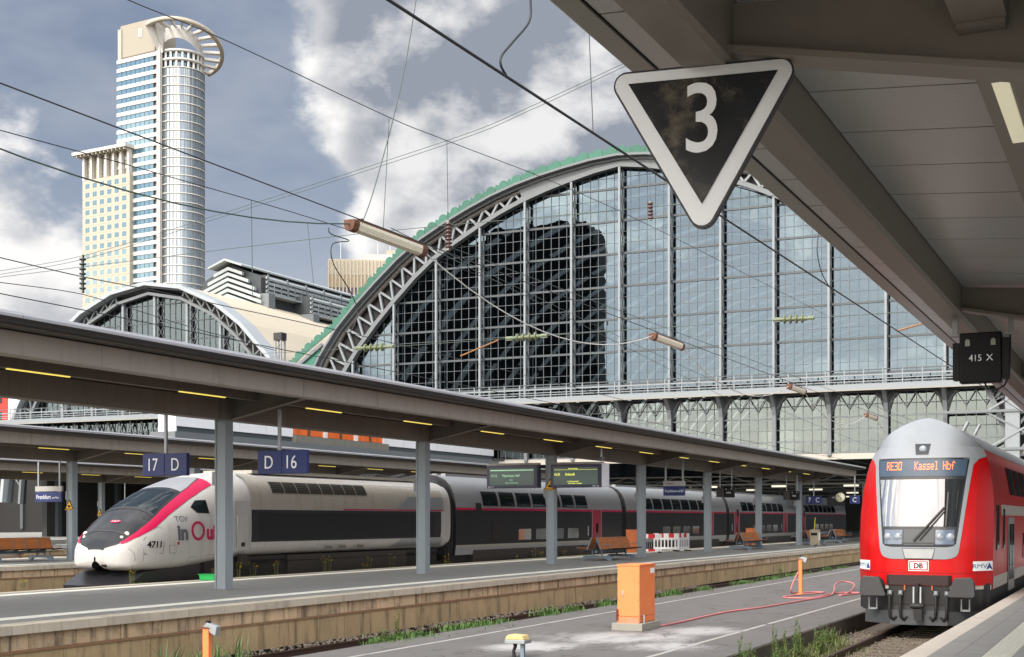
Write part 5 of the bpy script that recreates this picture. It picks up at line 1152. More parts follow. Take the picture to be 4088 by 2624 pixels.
# ---------------------------------------------------------------- furniture
SLAT = mat('bench_wood', '#a8642c', .55, var=.25, scale=6, rnd=.25, stretch=(1, .2, 1)); BST = mat('bench_steel', '#6f7f8c', .5, var=.08)
def bench(label, loc, n=5, rz=0.):
    t = thing('platform_bench', label, 'bench', loc, rz, group='double sided platform benches'); L = n*.68
    sm = MB().box(-.011, .011, .02, .64, -.04, .04).mesh('slat', SLAT)
    for sx in (-1, 1):
        bk = MB().box(sx*.30-.02, sx*.30+.02, -L/2, L/2, .43, .46).build('seat_rail', BST, t, local=True)
        for i in range(n+1):
            y = -L/2+i*.68; MB().bar((sx*.30, y, .42), (sx*.10, y, .92), .05, .03, (0, 1, 0)).build('back_frame', BST, t, local=True); MB().bar((sx*.28, y, .42), (sx*.78, y, .48), .04, .05, (0, 1, 0)).build('seat_frame', DARK, t, local=True)
        for i in range(n):
            for k in range(6):
                f = (k+.6)/6.4; o = bpy.data.objects.new('slat', sm); C.objects.link(o); o.parent = t
                o.location = (sx*(.315-.2*f), -L/2+i*.68, .44+.5*f); o.rotation_euler = (0, -sx*R(21), 0)
            for k in range(5):
                o = bpy.data.objects.new('slat', sm); C.objects.link(o); o.parent = t; o.location = (sx*(.36+.09*k), -L/2+i*.68, .475+.008*k); o.rotation_euler = (0, R(90), 0)
        MB().tube([(sx*.3, -L/2, .62), (sx*.66, -L/2-.01, .66), (sx*.72, -L/2, .47)], .014, 6).build('armrest', BST, t, local=True); MB().tube([(sx*.3, L/2, .62), (sx*.66, L/2, .66), (sx*.72, L/2, .47)], .014, 6).build('armrest', BST, t, local=True)
    MB().box(-.05, .05, -L/2+.2, L/2-.2, .30, .40).build('spine', BST, t, local=True)
    for y in (-L/2+.35, L/2-.35):
        MB().prism([(-.62, 0), (-.5, 0), (-.36, .10), (.36, .10), (.5, 0), (.62, 0), (.62, .13), (.5, .2), (-.5, .2), (-.62, .13)], 'y', y-.05, y+.05).build('foot', BST, t, local=True)
        for x in (-.2, .2): MB().box(x-.03, x+.03, y-.03, y+.03, .2, .43).build('leg', BST, t, local=True)
    return t
B1 = bench('nearest double sided slatted bench, beside the orange cabinet and barriers', (-19.85, 51.3, 0))
for lb, lc in (('slatted bench between the barriers and the clock', (-19.9, 72.3, 0)), ('slatted bench just before the litter bin', (-19.9, 84.0+3.6, 0)), ('farthest slatted bench beside the red train', (-19.9, 96, 0)), ('slatted bench on the second platform at the left edge', (-40.2, 39.4, 0))): copy_tree(B1, lc, label=lb)
def cabinet(label, loc, wx, wy, h, plinth=True):
    t = thing('orange_cabinet', label, 'cabinet', loc)
    b = MB().box(-wx/2, wx/2, -wy/2, wy/2, .16, h).build('housing', ORANGE, t, local=True, bevel=.008); MB().box(-wx/2-.012, wx/2+.012, -wy/2-.012, wy/2+.012, h, h+.03).build('lid', ORANGE, t, local=True)
    if plinth: MB().box(-wx/2-.09, wx/2+.09, -wy/2-.09, wy/2+.09, 0, .15).build('plinth', mat('plinth_concrete', '#8e8b82', .9, var=.15, bump=.3), t, local=True, bevel=.01); MB().box(-wx/2+.01, wx/2-.01, -wy/2-.006, wy/2+.006, .15, .26).build('base_strip', mat('orange_worn', '#c97a55', .6, var=.2, scale=8, dirt_refl=(5, .5), dirt_refl_col=(.4, .3, .25)), t, local=True)
    for x in (-wx/2+.03, wx/2-.03):
        for z in (.3, .6, .95): MB().lathe([(0, -.006), (.008, -.006), (.008, 0)], (x, -wy/2, z), 'y', 8).build('screw', DARK, t, local=True)
    return t
c1 = cabinet('tall orange cabinet on a concrete plinth in the middle of the service platform', (-9.27, 25.45, -.55), .46, .92, 1.28)
MB().box(.228, .234, .18, .42, 1.12, 1.22).build('label_plate', SIGNW, c1, local=True); MB().tube([(.24, -.30, .30), (.27, -.30, .30), (.27, -.30, .02)], .018, 6).build('conduit', GREYP, c1, local=True)
MB().box(-.19, -.186+.37, -.466, -.462, .28, .286).build('door_seam', DARK, c1, local=True); MB().box(.225, .232, -.40, .40, .282, .288).build('door_seam', DARK, c1, local=True); MB().box(-.13, -.10, -.472, -.46, .70, .80).build('lock', GALV, c1, local=True); MB().box(-.25, -.21, -.5, -.40, .20, .42).build('socket_box', mat('socket_maroon', '#5c2a22', .6), c1, local=True)
cabinet('orange cabinet half hidden behind the fourth column', (-20.75, 56.6, 0), .5, .6, 1.15, False); cabinet('orange cabinet sliver beside the far column', (-20.6, 75.6, 0), .4, .5, 1.1, False)
def post(label, loc, h, top=True):
    t = thing('orange_post', label, 'post', loc); MB().box(-.05, .05, -.04, .04, 0, h).build('post', ORANGE, t, local=True, bevel=.006); MB().box(-.1, .1, -.1, .1, 0, .015).build('foot_plate', ORANGE, t, local=True)
    MB().box(-.09, .09, -.06, .06, h, h+.012).build('cap_plate', mat('cap_maroon', '#6a2c22', .6), t, local=True); MB().prism([(-.04, h+.012), (.02, h+.08), (.20, h+.03), (.17, h-.10), (.08, h-.06), (.05, h+.012)], 'y', -.05, .05).build('socket', GALV, t, local=True, bevel=.006); MB().lathe([(.0, -.03), (.03, -.03), (.03, .03), (0, .03)], (.02, 0, h+.08), 'y', 10).build('coupling', BLACK, t, local=True); return t
post('orange post with open metal socket in the left foreground', (-11.75, 15.0, -.55), .70); post('orange hydrant post with the coiled pink hose', (-9.23, 39.4, -.55), 1.02)
HOSE = mat('pink_hose', '#c47878', .5, var=.12, scale=4); hz = -.53
hp = [(-9.0, 26.0), (-8.96, 27.6), (-8.95, 30.7), (-8.62, 32.7), (-8.42, 35.2), (-8.2, 38.3), (-8.3, 39.6), (-8.6, 41.2), (-8.7, 42.8), (-8.3, 42.6), (-8.0, 40.4), (-7.95, 38.7), (-7.75, 39.6), (-7.4, 41.5)]
hh = [hz]*6+[hz+.06, hz+.18, hz+.22, hz+.14, hz+.02, hz, hz, hz]
def smooth(pts, n=6):
    o = []; P_ = [Vector(p) for p in pts]
    for i in range(len(P_)-1):
        p0, p1, p2, p3 = P_[max(i-1, 0)], P_[i], P_[i+1], P_[min(i+2, len(P_)-1)]
        for k in range(n):
            t = k/n; o.append(.5*((2*p1)+(-p0+p2)*t+(2*p0-5*p1+4*p2-p3)*t*t+(-p0+3*p1-3*p2+p3)*t**3))
    return o+[P_[-1]]
tag(MB().tube(smooth([(x, y, z) for (x, y), z in zip(hp, hh)]), .024, 8).build('pink_hose', HOSE), 'long pink hose snaking from the orange cabinet across the asphalt', 'hose')
tag(MB().tube(smooth([(-9.3, 39.4, .1), (-9.42, 39.3, -.2), (-9.5, 39.3, -.48), (-9.4, 39.8, hz), (-8.9, 40.3, hz), (-8.7, 40.0, hz), (-9.1, 38.4, hz), (-9.25, 37.4, hz), (-8.9, 37.0, hz), (-8.4, 37.2, hz), (-8.25, 38.0, hz+.03), (-8.4, 39.2, hz), (-8.3, 40.1, hz), (-7.9, 40.5, hz), (-7.5, 40.2, hz)]), .022, 8).build('coiled_hose', HOSE), 'orange pink hose looped at the foot of the hydrant post', 'hose')
bl = thing('track_side_lamp', 'small track side box with yellowed cover on a grey leg in the foreground', 'ground lamp', (-9.08, 19.42, -.55))
MB().prism([(-.16, .29), (.16, .29), (.13, .36), (-.11, .37), (-.16, .33)], 'y', -.12, .12).build('cover', mat('yellowed_cover', '#c9b27a', .6, var=.2, scale=9), bl, local=True, bevel=.01); MB().box(-.17, .18, -.13, .13, .23, .29).build('frame', GALV, bl, local=True, bevel=.006); MB().box(.06, .12, -.03, .03, 0, .24).build('leg', BST, bl, local=True); MB().tube([(-.05, 0, .25), (-.04, 0, .18), (-.08, .02, .1), (-.06, .0, 0)], [.04, .03, .025, .03], 7).build('cable', RUB, bl, local=True)
# barriers
BRED = mat('barrier_red', '#c4202a', .4, var=.08); BWT = mat('barrier_white', '#dcdcdc', .45, var=.06, dirt_refl=(4, .15), dirt_refl_col=(.4, .38, .36))
def barrier(label, loc, rz, L=1.25, solid=True):
    t = thing('traffic_barrier', label, 'barrier', loc, rz, group='red and white barriers')
    for i in range(5): MB().box(-L/2+i*L/5, -L/2+(i+1)*L/5-.004, -.02, .02, .70, .92).build('stripe', BRED if i % 2 else BWT, t, local=True)
    if solid:
        for z0, z1 in ((.10, .22), (.60, .70)): MB().box(-L/2, L/2, -.018, .018, z0, z1).build('rail', BWT, t, local=True)
        for i in range(8): MB().box(-L/2+i*(L-.06)/7, -L/2+i*(L-.06)/7+.06, -.018, .018, .22, .60).build('upright', BWT, t, local=True)
    else:
        for i in range(16): MB().box(-L/2+i*L/16, -L/2+i*L/16+.012, -.006, .006, .2, .70).build('mesh_bar', GALV, t, local=True)
        for i in range(5): MB().box(-L/2+i*L/5, -L/2+(i+1)*L/5-.004, -.02, .02, .06, .18).build('stripe', BRED if i % 2 else BWT, t, local=True)
    for x in (-L/2+.1, L/2-.1): MB().box(x-.04, x+.04, -.2, .2, 0, .06).build('foot', RUB, t, local=True)
    return t
barrier('red and white barrier with a wire mesh panel, left of the plastic one', (-22.35, 62.6, 0), R(4), 1.7, False); barrier('white plastic barrier with faded red stripes on the platform', (-22.2, 65.4, 0), R(3), 1.35); barrier('plastic barrier seen end on at the platform edge', (-21.75, 66.6, 0), R(75), 1.3)
lb_ = thing('litter_bin', 'tall litter bin with a yellow stick beside the far bench', 'litter bin', (-19.0, 85.0, 0)); MB().box(-.28, .28, -.25, .25, 0, .98).build('body', mat('bin_beige', '#a79c86', .5, var=.1), lb_, local=True, bevel=.02); MB().box(.282, .29, -.2, .2, .3, .8).build('notice', SIGNW, lb_, local=True); MB().box(-.2, .2, -.262, -.252, .62, .78).build('slot', BLACK, lb_, local=True); MB().tube([(-.05, 0, .98), (.02, 0, 1.75)], .03, 6).build('yellow_stick', mat('stick_yellow', '#e0c21a', .5), lb_, local=True)
gc = thing('green_tray', 'green plastic tray behind the nearest column', 'tray', (-22.95, 29.45, 0)); MB().prism([(-.26, .15), (-.23, 0), (.23, 0), (.26, .15)], 'y', -.18, .18).build('tray', mat('tray_green', '#1c9a4b', .4), gc, local=True, bevel=.01); MB().box(-.29, .29, -.2, .2, .15, .165).build('rim', MATS['tray_green'], gc, local=True)
tag(MB().lathe([(.0, 0), (.045, 0), (.05, .02), (.05, .17), (.02, .21), (.018, .25), (0, .25)], (-22.62, 29.6, 0), 'z', 12).build('white_bottle', WHITE), 'small white bottle next to the green tray', 'bottle')
def pigeon(label, loc, rz):
    t = thing('pigeon', label, 'bird', loc, rz); PG = mat('pigeon_grey', '#4b5058', .6, var=.25, scale=12)
    MB().tube([(0, .17, .10), (0, .10, .13), (0, .02, .145), (0, -.07, .15), (0, -.11, .19), (0, -.125, .235), (0, -.15, .245), (0, -.175, .238)], [.012, .035, .062, .055, .032, .027, .022, .004], 10).build('body', PG, t, local=True)
    for x in (-.02, .02): MB().tube([(x, 0, .09), (x, .01, 0), (x, -.03, .004)], .006, 5).build('leg', mat('pigeon_leg', '#8c3b3b', .6), t, local=True)
pigeon('dark pigeon walking on the white platform line, the nearer one', (-17.15, 76.9, 0), R(60)); pigeon('pale grey pigeon just behind the other one', (-17.0, 78.4, 0), R(-80))

# ---------------------------------------------------------------- overhead wires and hanging lamps
WIRE = mat('wire_dark', '#2a2d30', .6, var=.1); WIREG = mat('wire_green', '#43524c', .6, var=.1); WHW = mat('cable_white', '#c9c9c4', .5)
def wire(label, pts, r=.007, m=WIRE, sag=0., name='overhead_wire', n=14):
    if sag:
        a, b = Vector(pts[0]), Vector(pts[1]); pts = [a.lerp(b, k/n)-Vector((0, 0, sag*4*(k/n)*(1-k/n))) for k in range(n+1)]
    elif len(pts) > 2: pts = smooth(pts, 5)
    return tag(MB().tube(pts, r, 5).build(name, m), label, 'wire')
px = lambda L, **k: [P(x, y, **k) for x, y in L]
a_, b_ = P(1551, 0, X=-4.35), P(3817, 1474, X=-4.35); wire('thick dark contact wire descending from top centre toward the hanging signal box', [a_+(a_-b_)*.15, a_, b_, b_+(b_-a_)*.8], .012)
wire('dark messenger wire crossing in front of the tower crown to the wire crossing', px([(300, -110), (511, 0), (920, 170), (1551, 468), (1784, 562), (2264, 750), (2693, 950), (3300, 1260)], X=-14.15), .009)
wire('straight wire carrying the row of hanging tube lamps', [(-9.2, 2, 5.52), (-9.2, 40, 5.56), (-9.2, 88, 5.7)], .008)
wire('wire running below the lamp wire at the left', px([(-60, 500), (0, 520), (682, 707), (1389, 917), (2000, 1130)], X=-14.15), .008)
wire('black wire passing over the base of the white tower', px([(-60, 1015), (0, 1029), (327, 1105), (584, 1155), (912, 1225), (1368, 1324), (1900, 1450), (2500, 1600)], X=-25.1), .014)
wire('lowest wire at the left with small clamps', px([(-60, 1120), (0, 1128), (263, 1163), (421, 1201), (760, 1306), (1100, 1400)], X=-25.1), .011)
for dy, lb in ((0, 'upper'), (14, 'lower')): wire(lb+' of the paired span wires rising across the sky to the right', px([(-60, 1094+dy), (0, 1082+dy), (330, 1022+dy), (800, 880+dy), (1784, 562+dy), (2120, 425+dy), (2497, 250+dy), (2900, 60+dy)], Y=26.5), .007, WIREG)
wire('green cross wire over the left of the great arch', px([(-40, 1112), (805, 1007), (1397, 938), (1786, 900), (2150, 868), (2693, 818), (3200, 770)], Y=26.5), .008, WIREG)
wire('vertical wire from the crossing down to the brown insulator', px([(1784, 562), (1789, 885)], Y=26.5), .007)
wire('long curved dropper loop in the sky left of the cloud', px([(1668, -60), (1661, 0), (1602, 341), (1500, 733), (1448, 886)], X=-9.2), .007, WIREG)
wire('thin straight dropper beside the curved loop', px([(1554, 469), (1530, 911)], X=-9.2), .005, WIREG)
wire('thick black jumper cable curling at top centre', px([(2118, -50), (2118, 0), (2113, 85), (2045, 170), (2003, 222), (2000, 262), (2020, 300)], X=-4.35), .010)
wire('dropper wire left of the triangular sign', px([(2351, 111), (2368, 528)], X=-4.35), .004)
wire('dropper with a loop in front of the small hall', px([(1003, 800), (1009, 1190)], X=-14.15), .007, WIREG)
wire('short slanting dropper left of the ribbed tower', px([(1227, 886), (1252, 1133)], X=-14.15), .005, WIREG)
wire('black jumper hanging in front of the roof lantern', px([(1312, 910), (1322, 935), (1395, 962), (1328, 975), (1330, 1050), (1390, 1150), (1425, 1230), (1418, 1290), (1395, 1330)], X=-14.15), .011)
wire('hanging black cable in front of the right glazing', px([(3268, 930), (3263, 1010), (3285, 1100), (3335, 1180)], X=-4.6), .008)
for x, z, lb in ((-14.15, 4.75, 'low contact wire above the near empty track'), (-25.1, 4.8, 'contact wire above the white train'), (-34.0, 4.8, 'contact wire behind the white train')): wire(lb, [(x, 3, z), (x, 45, z-.05), (x, 90, z)], .008)
wire('messenger wire sagging above the near empty track', [(-14.15, 26.5, 7.6), (-14.15, 90, 5.6)], .007, WIREG, .35)
wire('thin stay wire slanting down across the great glass front', [P(1790, 985, Y=26.5), P(3700, 1700, Y=80)], .009, WIREG)
wire('second stay wire slanting across the glass front', [P(1560, 910, Y=20), P(3000, 1640, Y=70)], .008, WIREG)
RUST = mat('rusty_cap', '#5f3d2c', .7, var=.25, scale=20); TUBE = mat('lamp_cover', '#d9d2bd', .3, var=.08, scale=3, stretch=(1, .3, 1), dirt_refl=(4, .3), dirt_refl_col=(.4, .33, .2))
ends = []
for k, w_ in enumerate(('nearest', 'second', 'third', 'fourth', 'farthest')):
    y0 = 14.6+11.6*k; t = thing('hanging_tube_lamp', w_+' rusty tube lamp hanging on the wire over the service platform', 'lamp', (-9.2, y0, 5.40), group='hanging tube lamps')
    MB().prism([(-.07, .07), (.07, .07), (.075, .03), (.055, -.04), (0, -.065), (-.055, -.04), (-.075, .03)], 'y', .12, 1.83).build('cover', TUBE, t, local=True); MB().box(-.07, .07, .1, 1.85, .07, .095).build('top_rail', RUST, t, local=True)
    for a, b in ((0, .14), (1.81, 1.95)): MB().prism([(-.08, .08), (.08, .08), (.085, .03), (.06, -.05), (0, -.075), (-.06, -.05), (-.085, .03)], 'y', a, b).build('end_cap', RUST, t, local=True, bevel=.01)
    for y in (.3, 1.6): MB().box(-.01, .01, y, y+.03, .09, .15).build('hook', DARK, t, local=True)
    ends.append((y0, y0+1.95))
for i in range(len(ends)-1): wire(('white supply cable sagging between the first two tube lamps', 'supply cable between the second and third lamps', 'supply cable between the third and fourth lamps', 'supply cable between the last two lamps')[i], [(-9.2, ends[i][1], 5.42), (-9.2, ends[i+1][0], 5.42)], .010, WHW, .62)
wire('supply cable sagging to the nearest tube lamp from the left', [(-9.2, 5.0, 5.42), (-9.2, 14.6, 5.42)], .009, WIREG, .5)
INSG = mat('green_insulator', '#5d6440', .25, var=.1, coat=.4); INSB = mat('brown_insulator', '#43261f', .25, var=.1, coat=.4)
def insulator(label, a, b, n, R0, m, fit=GALV):
    a, b = Vector(a), Vector(b); t = thing('insulator', label, 'insulator', a); d = b-a; L = d.length; d.normalize()
    MB().tube([Vector((0, 0, 0)), d*L], R0*.42, 8).build('rod', mat('insulator_rod', '#5f6a50', .4) if m is INSG else m, t, local=True)
    for k in range(n):
        c = d*(L*(.28+.44*k/max(1, n-1))) if m is INSG else d*(L*(.12+.76*k/(n-1)))
        MB().tube([c-d*.035, c-d*.015, c+d*.02, c+d*.03], [R0*.45, R0, R0*.9, R0*.4], 12).build('shed', m, t, local=True)
    for q in (0, .84): MB().bar(d*L*q, d*L*(q+.16), .05, R0*.9).build('end_fitting', mat('pale_fitting', '#868c80', .5), t, local=True)
    return t
YC = 36.0
I1 = (P(1418, 1392, Y=YC), P(1570, 1384, Y=YC)); I2 = (P(2020, 1353, Y=YC), P(2185, 1340, Y=YC)); I3 = (P(3088, 1278, Y=YC), P(3250, 1270, Y=YC))
insulator('green disc insulator at the foot of the great arch', *I1, 4, .13, INSG); insulator('green disc insulator in the middle of the glass front', *I2, 4, .13, INSG); insulator('green disc insulator at the right of the glass front', *I3, 4, .13, INSG)
wire('left end of the low cross span', [P(900, 1420, Y=YC), I1[0]], .008, WIREG); wire('low cross span between the left and middle insulators', [I1[1], I2[0]], .008, WIREG); wire('low cross span between the middle and right insulators', [I2[1], I3[0]], .008, WIREG); wire('right end of the low cross span', [I3[1], P(3750, 1238, Y=YC)], .008, WIREG)
tag(MB().tube([P(1838, 1422, Y=YC), P(1990, 1358, Y=YC)], .022, 7).build('steady_arm', mat('rusty_arm', '#8a5f35', .6, var=.2)), 'rusty steady arm slanting below the middle insulator', 'arm'); tag(MB().tube([P(3580, 1322, Y=30), P(3690, 1290, Y=30)], .02, 7).build('steady_arm', MATS['rusty_arm']), 'rusty steady arm at the right edge of the glass front', 'arm')
insulator('brown ribbed insulator hanging in front of the arch truss', P(1790, 882, Y=26.5), P(1791, 1000, Y=26.5), 7, .085, INSB); insulator('brown ribbed insulator hanging right of centre before the glass', P(2596, 805, Y=26.5), P(2598, 880, Y=26.5), 5, .06, INSB)
insulator('dark stacked insulator in front of the beige block', P(330, 1018, Y=26.5), P(330, 1170, Y=26.5), 7, .09, mat('dark_insulator', '#20302a', .3, coat=.4))
wire('short wire above the small brown insulator', px([(2594, 500), (2596, 805)], Y=26.5), .004, WIREG)
ms = thing('lattice_mast', 'grey lattice mast top rising before the cream roof', 'mast', (-49.5, 75, -.8)); mx = P(1118, 1360, Y=75); zt = mx.z
for dx in (-.22, .22):
    for dy in (-.22, .22): MB().box(mx.x+dx-.05, mx.x+dx+.05, 75+dy-.05, 75+dy+.05, -.8, zt).build('leg', GREYP, ms)
for k in range(16): MB().bar((mx.x-.2, 74.78, zt-.6-k*.7), (mx.x+.2, 74.78, zt-.1-k*.7), .05).build('lacing', GREYP, ms)
MB().box(mx.x-.32, mx.x+.32, 74.7, 75.3, zt, zt+.5).build('head', DARK, ms)

# ---------------------------------------------------------------- weeds
LEAF = mat('weed_leaf', '#44622a', .6, var=.35, scale=9, rnd=.35); LEAF2 = mat('weed_leaf_dry', '#5f663a', .7, var=.35, scale=9, rnd=.3); STEMM = mat('weed_stem', '#7a7a3c', .7, var=.2); FLOW = mat('weed_flower', '#e8c51c', .6)
for m_ in (LEAF, LEAF2):
    p_ = m_.node_tree.nodes['Principled BSDF']; p_.inputs['Subsurface Weight'].default_value = 0; p_.inputs['Transmission Weight'].default_value = 0
def leaf(mb, p, d, L, wd):
    d = Vector(d).normalized(); sd = d.cross(Vector((0, 0, 1)));
    if sd.length < .1: sd = Vector((1, 0, 0))
    sd = sd.normalized()*wd/2; m_ = p+d*L*.5+Vector((0, 0, L*.08)); e = p+d*L-Vector((0, 0, L*.18))
    mb.add([p, m_-sd, m_+sd, e], [(0, 1, 2), (1, 3, 2)])
rv = lambda: Vector((random.gauss(0, 1), random.gauss(0, 1), 0)).normalized()
def tall_weed(h, stems, dens, spread, flowers=0):
    lf, st, fl = MB(), MB(), MB()
    for _ in range(stems):
        b = rv()*random.uniform(0, spread); top = b+rv()*spread*random.uniform(.1, .9)+Vector((0, 0, h*random.uniform(.55, 1))); mid = b.lerp(top, .5)+rv()*.03*h
        st.tube([b, mid, top], [.006, .005, .002], 4)
        n = int(dens*(top-b).length)
        for k in range(n):
            f = .15+.85*k/n; p = b.lerp(mid, f*2) if f < .5 else mid.lerp(top, f*2-1); leaf(lf, p, rv()+Vector((0, 0, random.uniform(.1, .9))), random.uniform(.06, .13)*(1.25-f*.7), random.uniform(.016, .03))
        for _ in range(flowers): c = top+Vector((random.gauss(0, .03), random.gauss(0, .03), random.gauss(0, .03))); fl.lathe([(0, 0), (.014, .004), (0, .01)], c, 'z', 5)
    return lf, st, fl
def tuft(n, h, spread):
    lf = MB()
    for _ in range(n):
        b = rv()*abs(random.gauss(0, spread)); d = rv()*random.uniform(.15, .8); L = h*random.uniform(.5, 1); w_ = Vector((-d.y, d.x, 0)).normalized()*random.uniform(.004, .009)
        p1, p2 = b+d*L*.35+Vector((0, 0, L*.6)), b+d*L*.8+Vector((0, 0, L*.85)); lf.add([b-w_, b+w_, p1+w_*.8, p1-w_*.8, p2], [(0, 1, 2, 3), (3, 2, 4)])
    return lf
protoT = []
for (h, n, dn, sp_, f) in ((.75, 7, 75, .16, 0), (.5, 9, 80, .2, 0), (.95, 4, 85, .10, 0), (.42, 6, 55, .18, 5), (.6, 4, 40, .16, 6)):
    lf, st, fl = tall_weed(h, n, dn, sp_, f); protoT.append((lf.mesh('foliage', LEAF if f == 0 else LEAF2, fix=False), st.mesh('stem', STEMM, fix=False), fl.mesh('flowers', FLOW, fix=False) if f else None))
protoG = [tuft(n, h, sp_).mesh('grass_blades', m_, fix=False) for n, h, sp_, m_ in ((90, .22, .12, LEAF), (140, .16, .22, LEAF), (70, .34, .10, LEAF2), (26, .75, .12, LEAF2))]
def weed(i, loc, sc_=1., label='', group='leafy weeds'):
    t = thing('weed_plant', label, 'weed', loc, random.uniform(0, 6), group); lf, st, fl = protoT[i]
    for me, nm in ((lf, 'foliage'), (st, 'stem'), (fl, 'flowers')):
        if me: o = bpy.data.objects.new(nm, me); C.objects.link(o); o.parent = t; o.scale = (sc_,)*3
GRASS = {}
def grass(i, loc, sc_, label, group):
    mb = GRASS.setdefault(group, (MB(), label))[0]; q = Matrix.Rotation(random.uniform(0, 6), 3, 'Z'); k = Vector((sc_*random.uniform(.8, 1.4), sc_*random.uniform(1, 1.6), sc_*random.uniform(.8, 1.1)))
    mb.add([q @ (v.co*k)+Vector(loc) for v in protoG[i].vertices], [tuple(p.vertices) for p in protoG[i].polygons])
ORD = ['third nearest', 'fourth', 'fifth', 'sixth', 'seventh', 'eighth', 'ninth', 'tenth', 'eleventh', 'farthest', 'second nearest', 'nearest']; ORD2 = 'first second third fourth fifth sixth seventh eighth ninth tenth eleventh twelfth thirteenth fourteenth fifteenth sixteenth last'.split()
GL1 = 'green grass growing along the asphalt edge by the empty track'; GL2 = 'dry grass beside the rail of the red train'; GL3 = 'leafy green weed growing between rail and asphalt edge, by the red train'; GL4 = 'yellow flowering weed along the edge in front of the white train'
for x, y in [P(x, y, X=-12.46).to_tuple()[:2] for x, y in ((1462, 2570), (1530, 2560), (1640, 2545), (1700, 2535), (1830, 2510), (1910, 2492), (1990, 2480), (2210, 2450), (2290, 2437), (2440, 2410), (2640, 2378), (2690, 2372), (2800, 2350), (2960, 2330), (3010, 2322), (3060, 2315), (3110, 2308), (3170, 2300), (3230, 2290), (3300, 2280), (3360, 2272))]:
    for _ in range(2): grass(random.choice((0, 0, 1)), (-12.45+random.uniform(-.12, .06), y+random.uniform(-.45, .45), -.60), random.uniform(.8, 1.3), GL1, 'grass along the asphalt edge')
weed(2, (-12.55, P(1592, 2450, X=-12.5).y, -.66), .85, 'tall leafy weed standing at the asphalt edge before the platform wall'); weed(1, (-12.5, P(1560, 2520, X=-12.5).y-.2, -.62), .7, 'low bushy weed at the foot of the tall weed'); weed(1, (-12.5, P(1880, 2490, X=-12.5).y, -.62), .45, 'small broad leaved weed at the asphalt edge, right of the tall weed')
for k in range(6): grass(3, (-12.5+random.uniform(-.2, .1), 14.9+.35*k+random.uniform(-.1, .1), -.72), random.uniform(.8, 1.2), 'tall grass blades in front of the platform wall, near the orange post', 'tall foreground grass')
weed(0, (-13.0, 52, -.8), 1.1, 'bushy weed at the far end of the empty track')
for x, y, i, s_ in ((-5.75, 19.3, 2, .8), (-5.6, 20.2, 0, 1.0), (-5.85, 21.4, 0, 1.1), (-5.5, 22.1, 1, 1.2), (-5.8, 22.9, 2, 1.05), (-5.55, 23.6, 0, 1.15), (-5.8, 24.4, 0, 1.1), (-5.5, 25.2, 1, 1.2), (-5.8, 26.0, 0, .9), (-5.7, 26.8, 1, 1.1), (-5.9, 17.6, 1, .7), (-5.75, 16.4, 1, .6)): weed(i, (x, y, -.98), s_, ORD.pop(0)+' leafy weed in the row between rail and asphalt edge by the red train', 'weeds by the red train')
for k in range(46): grass(random.choice((0, 2, 2, 1)), (random.uniform(-6.0, -5.25), random.uniform(15.5, 28), -.96), random.uniform(.8, 1.5), GL2, 'grass by the red train')
for x, y in ((560, 2345), (840, 2325), (960, 2320), (1005, 2312), (1100, 2292), (1290, 2282), (1320, 2272), (1430, 2272), (1500, 2262), (1560, 2256), (1760, 2246), (1800, 2240), (2060, 2226), (2120, 2220), (2150, 2216), (2255, 2205), (2310, 2205)):
    q = P(x, y, X=-23.55); weed(random.choice((3, 4, 4)), (-23.55+random.uniform(-.05, .05), q.y+random.uniform(-.4, .4), -.06), random.uniform(.45, .95), ORD2.pop(0)+' yellow flowering weed from the left before the white train', 'flowering weeds by the white train'); grass(1, (-23.52, q.y, -.04), .6, 'short green grass in the joint before the white train', 'grass by the white train')
weed(3, P(90, 2350, X=-33.0)*1.0, .8, 'clump of weeds in the far track bed at the left'); weed(1, Vector((-35.5, 47.5, -.85)), .9, 'low weed below the second platform edge')

for g_, (mb, lb) in GRASS.items(): tag(mb.build('grass', LEAF if 'red train' not in g_ else LEAF2, fix=False), lb, 'grass', kind='stuff')
# ---------------------------------------------------------------- people
def skin_person(name, label, loc, rz, joints, edges, parts, hair=None):
    t = thing(name, label, 'person', loc, rz)
    me = bpy.data.meshes.new('body'); me.from_pydata([j[0] for j in joints], edges, []); me.update()
    o = bpy.data.objects.new('body', me); C.objects.link(o); o.parent = t
    o.modifiers.new('skin', 'SKIN'); sv = me.skin_vertices[0].data
    for i, j in enumerate(joints): sv[i].radius = j[1] if isinstance(j[1], tuple) else (j[1], j[1]); sv[i].use_root = (i == 0)
    o.modifiers.new('sub', 'SUBSURF').render_levels = 2
    m = bpy.data.materials.new(name+'_look'); m.use_nodes = True; nt_ = m.node_tree; g = N(nt_, 'ShaderNodeTexCoord'); sp_ = N(nt_, 'ShaderNodeSeparateXYZ'); nt_.links.new(g.outputs['Object'], sp_.inputs[0]); cr = N(nt_, 'ShaderNodeValToRGB'); cr.color_ramp.interpolation = 'CONSTANT'
    zs = math_n(nt_, 'DIVIDE', sp_.outputs[2], 1.8); nt_.links.new(zs, cr.inputs[0])
    e = cr.color_ramp.elements
    for i, (pos, col) in enumerate(parts):
        q = e[i] if i < 2 else e.new(pos/1.8)
        q.position = pos/1.8; q.color = (*hexc(col), 1)
    nt_.links.new(cr.outputs[0], nt_.nodes['Principled BSDF'].inputs['Base Color']); nt_.nodes['Principled BSDF'].inputs['Roughness'].default_value = .8; me.materials.append(m)
    if hair:
        (hx, hy, hz_), hr, hc = hair; MB().lathe([(0, hr), (hr*.6, hr*.85), (hr, hr*.3), (hr*1.02, -.25*hr), (hr*.7, -.6*hr)], (hx, hy, hz_), 'z', 12).build('hair', mat('hair_'+name, hc, .7), t, local=True)
    return t
